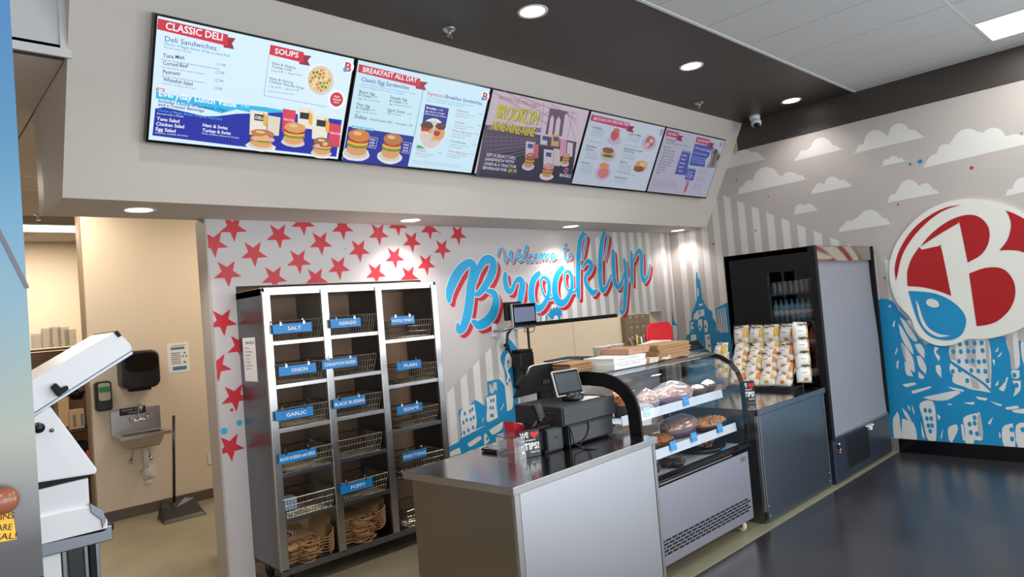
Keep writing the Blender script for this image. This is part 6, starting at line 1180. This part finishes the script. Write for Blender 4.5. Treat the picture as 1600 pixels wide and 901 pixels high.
def bag(w_, h, d, pic):
    t = thing('snack_bag', 'bag', 'snack bag', (0, 0, 0)); n, mm = 8, 8; vs_ = []; fs = []
    def pos(i, j, s):
        a = -1 + 2 * i / n; b = j / mm; puff = (1 - a ** 4) * math.sin(PI * min(1, max(0, (b - .06) / .88))) ** .6 if .05 < b < .95 else 0
        wob = .06 * math.sin(7 * a + 5 * b) * puff; ww = w_ / 2 * (1 - .07 * puff)
        return (s * -(d / 2) * (puff + wob) , -a * ww, b * h)
    for s in (1, -1):
        base = len(vs_)
        for j in range(mm + 1):
            for i in range(n + 1): vs_.append(pos(i, j, s))
        for j in range(mm):
            for i in range(n): q = base + j * (n + 1) + i; fs.append((q, q + 1, q + n + 2, q + n + 1))
    o = obj('pouch', M().add(vs_, fs), CHIP, t, True)
    def patch(nm, mt, i0, i1, j0, j1, l=.0022):
        m = M(); k = 4
        for jj in range(k):
            for ii in range(k):
                q4 = []
                for (e, f) in ((ii, jj), (ii + 1, jj), (ii + 1, jj + 1), (ii, jj + 1)):
                    p = pos(i0 + (i1 - i0) * e / k, j0 + (j1 - j0) * f / k, 1); q4.append((p[0] - l, p[1], p[2]))
                m.poly(q4)
        return obj(nm, m, mt, t)
    patch('chip_picture', pic[0], 6.0, 7.9, 2.6, 7.2); patch('chip_spot', pic[0], 3, 5, .9, 1.9); patch('band', pic[1], 1.5, 4, 4.0, 4.3)
    s_ = Sheet((-d / 2 * .98, 0, 0), (0, -1, 0), (0, 0, 1)); s_.text('lettering', BLACKM, 'Deep', (-w_ * .38, h * .78), (w_ * .0, h * .80), .022, .004, .03, .3); s_.text('lettering', BLACKM, 'River', (w_ * .0, h * .80), (w_ * .36, h * .82), .022, .004, .03, .3); s_.link(t)
    return t
pr = [bag(.15, .165, .085, (ORG, PBL)), bag(.15, .165, .085, (YLW, PBL)), bag(.15, .165, .085, (YLW, GI))]
used = [0, 0, 0]; rnd = random.Random(11)
colw = ('leftmost', 'second', 'third', 'rightmost')
rown = ('bottom', 'second from the bottom', 'third from the bottom', 'third from the top', 'second from the top', 'top')
for c_ in range(4):
    for r_ in range(6):
        k = 0 if (c_ == 3 or (r_ < 4 and rnd.random() < .5)) else 1 + (c_ + r_) % 2
        b = pr[k] if not used[k] else copy_tree(pr[k]); used[k] = 1
        z = cz + .035 + r_ * .066 + (.02 if r_ == 5 else 0); y = yb - .07 - .14 * c_ + rnd.uniform(-.006, .006); x = rx - .09 + .03 * r_ + .02
        b.location = (x, y, z); b.rotation_euler = (rnd.uniform(-.1, .1), .62 + rnd.uniform(-.08, .08) if r_ < 5 else .2, rnd.uniform(-.08, .08))
        if r_ == 5: b.scale = (1, 1, 1.0)
        b['label'] = 'white snack bag, %s row, %s column of the snack rack' % (rown[r_], colw[c_]); b['group'] = 'snack bags on the wire rack'
for r_ in range(4):
    b = copy_tree(pr[r_ % 2]); b.location = (rx + .07, ya - .05, cz + .05 + r_ * .115); b.rotation_euler = (.1, .1, 1.1); b['label'] = 'white snack bag on the right side of the rack, ' + ('lowest', 'second from the bottom', 'third from the bottom', 'highest')[r_]; b['group'] = 'snack bags on the rack side'
for r_ in range(3):
    b = copy_tree(pr[1]); b.location = (rx - .02, yb + .10, cz + .08 + r_ * .085); b.rotation_euler = (0, .3, -.25); b['label'] = 'white snack bag hanging left of the rack, ' + ('lowest', 'middle', 'highest')[r_]; b['group'] = 'snack bags left of the rack'

# ================================================================== OPEN COOLER
t = thing('open_cooler', 'tall black drinks cooler with its grey night curtain drawn down', 'cooler', (6.4, 2.75, 0))
ox0, ox1, oy0, oy1, oz = 5.735, 7.11, 2.36, 3.20, 2.02
BNV = mat('cooler base navy', (52, 60, 74), .35, .4, .06, 3)
obj('base', M().box((ox0 + .01, oy0 + .01, .02), (ox1 - .01, oy1, .40)), BNV, t, bevel=.006); obj('kick_plate', M().box((ox0 + .03, oy0 + .04, 0), (ox1 - .03, oy1 - .02, .02)), BLACKM, t)
obj('back_wall', M().box((ox0, oy1 - .05, .40), (ox1, oy1, oz)), BLACKM, t); obj('top_panel', M().box((ox0, oy0 + .02, oz - .05), (ox1, oy1, oz)), BLACKM, t, bevel=.004)
# left side: black board with a glass window toward the front
obj('side_board', M().box((ox0, 2.80, .40), (ox0 + .03, oy1, oz)).box((ox0, 2.42, 1.83), (ox0 + .03, 2.80, oz)).box((ox0, 2.42, .40), (ox0 + .03, 2.80, .80)), BLACKM, t, bevel=.002)
obj('front_post', M().box((ox0 - .004, oy0, .38), (ox0 + .045, 2.42, oz + .002)), BLACKM, t, bevel=.004)
obj('side_glass', M().poly([(ox0 + .004, 2.42, .80), (ox0 + .004, 2.80, .80), (ox0 + .004, 2.80, 1.83), (ox0 + .004, 2.42, 1.83)]), glass('smoked glass', (.5, .52, .54), 1.0), t)
obj('side_board', M().box((ox1 - .03, oy0, .38), (ox1, oy1, oz)), BLACKM, t, bevel=.003)
hd = obj('header', M().box((ox0 + .045, oy0 + .012, 1.885), (ox1 - .03, oy0 + .05, oz - .004)), mat('header steel', (190, 184, 172), .08, 1, .03, 3), t, bevel=.003)
cur = M(); ncv = 14
for i in range(ncv + 1):
    f = i / ncv; z = 1.885 - f * (1.885 - .40); y = oy0 + .045 - .03 * f + .004 * math.sin(f * 9)
    cur.v += [(ox0 + .05, y, z), (ox1 - .035, y, z)]
cur.f = [(2 * i, 2 * i + 1, 2 * i + 3, 2 * i + 2) for i in range(ncv)]
obj('night_curtain', cur, mat('curtain grey', (128, 130, 137), .55, 0, .02, 2), t, True); obj('curtain_bar', M().box((ox0 + .05, oy0 + .004, .385), (ox1 - .035, oy0 + .022, .402)), STEEL, t, bevel=.003)
hp = at(1361, 664, y=2.34); obj('curtain_handle', M().box((hp.x - .06, 2.335, .36), (hp.x + .06, oy0 + .01, .375)).box((hp.x - .02, 2.335, .33), (hp.x + .02, oy0 + .006, .375)), WHITEP, t, bevel=.004)
gr = M()
for i in range(22):
    z = .095 + i * .0122
    gr.box((6.02, oy0 + .004, z), (6.52, oy0 + .0105, z + .005))
o = obj('vent_louvres', gr, BLACKM, t); o['kind'] = 'stuff'; obj('vent_surround', M().box((6.0, oy0 + .008, .08), (6.54, oy0 + .0108, .372)), mat('vent dark', (30, 34, 42), .5), t)
for zz, mt in ((.36, STEEL), (.335, BLACK), (.315, STEEL)): obj('knob', M().lathe([(.001, .018), (.012, .018), (.014, 0)], (5.84 + (.01 if zz < .33 else 0), oy0 + .01, zz - .03), 12, (0, -1, 0)), mt, t, True)
LOR = mat('knob orange', (210, 120, 60), .5); obj('knob', M().lathe([(.001, .012), (.01, .012), (.012, 0)], (5.855, oy0 + .01, .262), 12, (0, -1, 0)), LOR, t, True)
# shelves and bottles inside
zsh = [.62, .86, 1.12, 1.38, 1.62]
for z in zsh: obj('shelf', M().box((ox0 + .035, 2.46, z - .012), (ox1 - .035, oy1 - .06, z)), BLACKM, t); 
LP_ = mat('label pale', (196, 196, 190), .5); PET = mat('bottle clear blue', (120, 160, 176), .15); PORG = mat('juice orange', (206, 104, 44), .3); COLA = mat('cola', (40, 14, 12), .15); LRED = mat('label red', (150, 30, 40), .5); CAPO = mat('cap orange', (214, 100, 40), .4)
area('cooler_led_lamp', (6.35, 2.52, 1.95), 1.1, .03, .9, (.9, .95, 1))
def bottle(body, label, cap, h, r_, txt):
    t = thing('drink_bottle', txt, 'bottle', (0, 0, 0)); obj('bottle', M().lathe([(.001, 0), (r_, 0), (r_, h * .62), (r_ * .8, h * .72), (r_ * .4, h * .86), (r_ * .38, h * .94)], (0, 0, 0), 14), body, t, True); obj('label', M().lathe([(r_ * 1.02, h * .25), (r_ * 1.02, h * .52)], (0, 0, 0), 14), label, t, True); obj('cap', M().lathe([(r_ * .42, h * .93), (r_ * .42, h), (.001, h)], (0, 0, 0), 10), cap, t, True); return t
def can(): 
    t = thing('drink_can', 'can', 'can', (0, 0, 0)); obj('can', M().lathe([(.001, 0), (.028, 0), (.033, .01), (.033, .115), (.027, .122), (.001, .12)], (0, 0, 0), 14), mat('can grey', (140, 138, 132), .35, .6), t, True); return t
prs = {0: bottle(COLA, LP_, LRED, .22, .033, ''), 1: bottle(PORG, LP_, CAPO, .2, .028, ''), 2: bottle(PET, LP_, mat('cap teal', (60, 160, 170), .4), .2, .03, ''), 3: can(), 4: bottle(COLA, LRED, LRED, .2, .033, '')}
ud = set(); what = {4: 'dark bottle with red label on the lowest cooler shelf', 0: 'dark cola bottle with pale label on a low cooler shelf', 1: 'orange juice bottle on the middle cooler shelf', 2: 'pale blue water bottle on the upper cooler shelf', 3: 'grey can on the top cooler shelf'}
for k, zi, kn in ((4, 0, 6), (0, 1, 6), (1, 2, 8), (2, 3, 7), (3, 4, 7)):
    for i in range(kn):
        for j in range(2):
            b = prs[k] if k not in ud else copy_tree(prs[k]); ud.add(k); b.location = (5.82 + j * .09, 2.49 + i * (.34 / kn), zsh[zi] + .001); b['label'] = what[k] + ', %s, %s row' % (('first', 'second', 'third', 'fourth', 'fifth', 'sixth', 'seventh', 'eighth')[i], ('front', 'rear')[j]); b['group'] = 'drinks behind the cooler side glass, row %d' % (5 - zi)

# ================================================================== ORDER SCREEN ON THE BACK WALL, PASS-THROUGH THINGS
t = thing('order_screen', 'order screen on a wall arm, left of the pass-through window', 'screen', (4.35, 4.45, 1.66)); ys = 4.42
p = [at(u, v, y=ys) for u, v in ((799, 473), (836, 474), (836, 508), (800, 510))]
x0, x1, z0, z1 = p[0].x, p[1].x, (p[2].z + p[3].z) / 2, (p[0].z + p[1].z) / 2
obj('casing', M().box((x0, ys, z0), (x1, ys + .03, z1)), mat('silver casing', (170, 170, 172), .35, .5), t, bevel=.006); obj('bezel', M().box((x0 + .008, ys - .003, z0 + .004), (x1 - .004, ys, z1 - .004)), BLKGLOSS, t); obj('display', M().box((x0 + .022, ys - .0045, z0 + .04), (x1 - .018, ys - .003, z1 - .035)), emit('order display', (112, 122, 156), .9), t)
obj('rear_box', M().box((x0 - .035, ys + .04, z0 + .06), (x0 + .16, ys + .08, z1 + .02)), BLACKM, t, bevel=.006); obj('arm', M().tube([(x0 + .05, ys + .05, z0), (x0 + .0, ys + .15, z0 - .03), (x0 + .02, YB - .01, z0 - .03)], .012, 8), STEEL, t, True); obj('wall_plate', M().box((x0 + .0, YB - .012, z0 - .08), (x0 + .06, YB - .0005, z0 + .04)), WHITE, t, bevel=.003)
obj('lower_arm', M().tube([(x0 + .02, ys + .02, z0 - .015), (x1 - .02, ys + .02, z0 - .015)], .009, 6), STEEL, t, True)
cb_ = [at(*q_, y=4.6) for q_ in ((800, 512), (793, 522), (792, 535), (797, 550), (803, 563), (812, 574), (820, 580))]
obj('cable', M().tube(cb_, .012, 8), BLACK, t, True); obj('cable', M().tube([at(*q_, y=4.45) for q_ in ((822, 510), (819, 517), (826, 520), (834, 517), (836, 509))], .004, 6), BLACK, t, True)
cl = [at(u, v, y=4.68) for u, v in ((789, 539), (791, 545))]
for q_ in cl: obj('plug', M().lathe([(.001, 0), (.016, 0), (.018, .03), (.001, .032)], q_, 10, (0, -1, 0)), BLACKM, t, True)
outlet(at(786, 528, y=YB).x, at(786, 528, y=YB).z, 'white wall outlet under the order screen', YB - .001)
p0 = at(812, 552, y=4.6); p1 = at(836, 576, y=4.6)
t = thing('kitchen_printer', 'black printer at the left end of the pass-through', 'printer', (p0.x, 4.6, p1.z)); obj('body', M().box((p0.x, 4.60, .947), (p1.x, 4.78, p0.z)), BLACK, t, bevel=.01); obj('lid', M().box((p0.x + .01, 4.60, p0.z), (p1.x - .01, 4.77, p0.z + .03)), BLACKM, t, bevel=.008)
t = thing('steel_post', 'thin dark post standing in the pass-through', 'post', (at(830, 540, y=4.95).x, 4.98, 0)); obj('pole', M().tube([(t.location.x, 4.98, 0), (t.location.x, 4.98, 2.2)], .013, 8), mat('post green black', (40, 52, 46), .4, .5), t, True); obj('foot', M().lathe([(.03, 0), (.03, .02), (.015, .03)], (t.location.x, 4.98, 0), 12), BLACKM, t)
# lockers seen through the pass-through
yL = 7.32; p0 = at(977, 494, y=yL); p1 = at(1021, 487, y=yL); b0 = at(984, 560, y=yL)
t = thing('drawer_cabinet', 'brown metal cabinet with label holders on the far tan wall', 'cabinet', (p0.x + .4, yL + .05, 0)); obj('carcass', M().box((p0.x, yL, 0), (p1.x, 7.415, p0.z)), mat('bronze metal', (128, 112, 88), .45, .2, .06, 6), t, bevel=.004)
pw_ = at(994, 495, y=yL).x - at(984.4, 496, y=yL).x; ph_ = at(994, 495, y=yL).z - at(995.5, 510.5, y=yL).z
for r_ in range(6):
    for c_ in range(3):
        q_ = at(984.4, 496, y=yL); x = q_.x + pw_ * c_; z = q_.z - ph_ * r_; dd = obj('drawer', M().box((x - pw_ * .47, yL - .006, z - ph_ * .7), (x + pw_ * .47, yL, z + ph_ * .26)), MATS['bronze metal'], t, bevel=.002); obj('label_holder', M().box((x - .035, yL - .012, z - .018), (x + .035, yL - .006, z + .018)), STEEL, dd, bevel=.002)
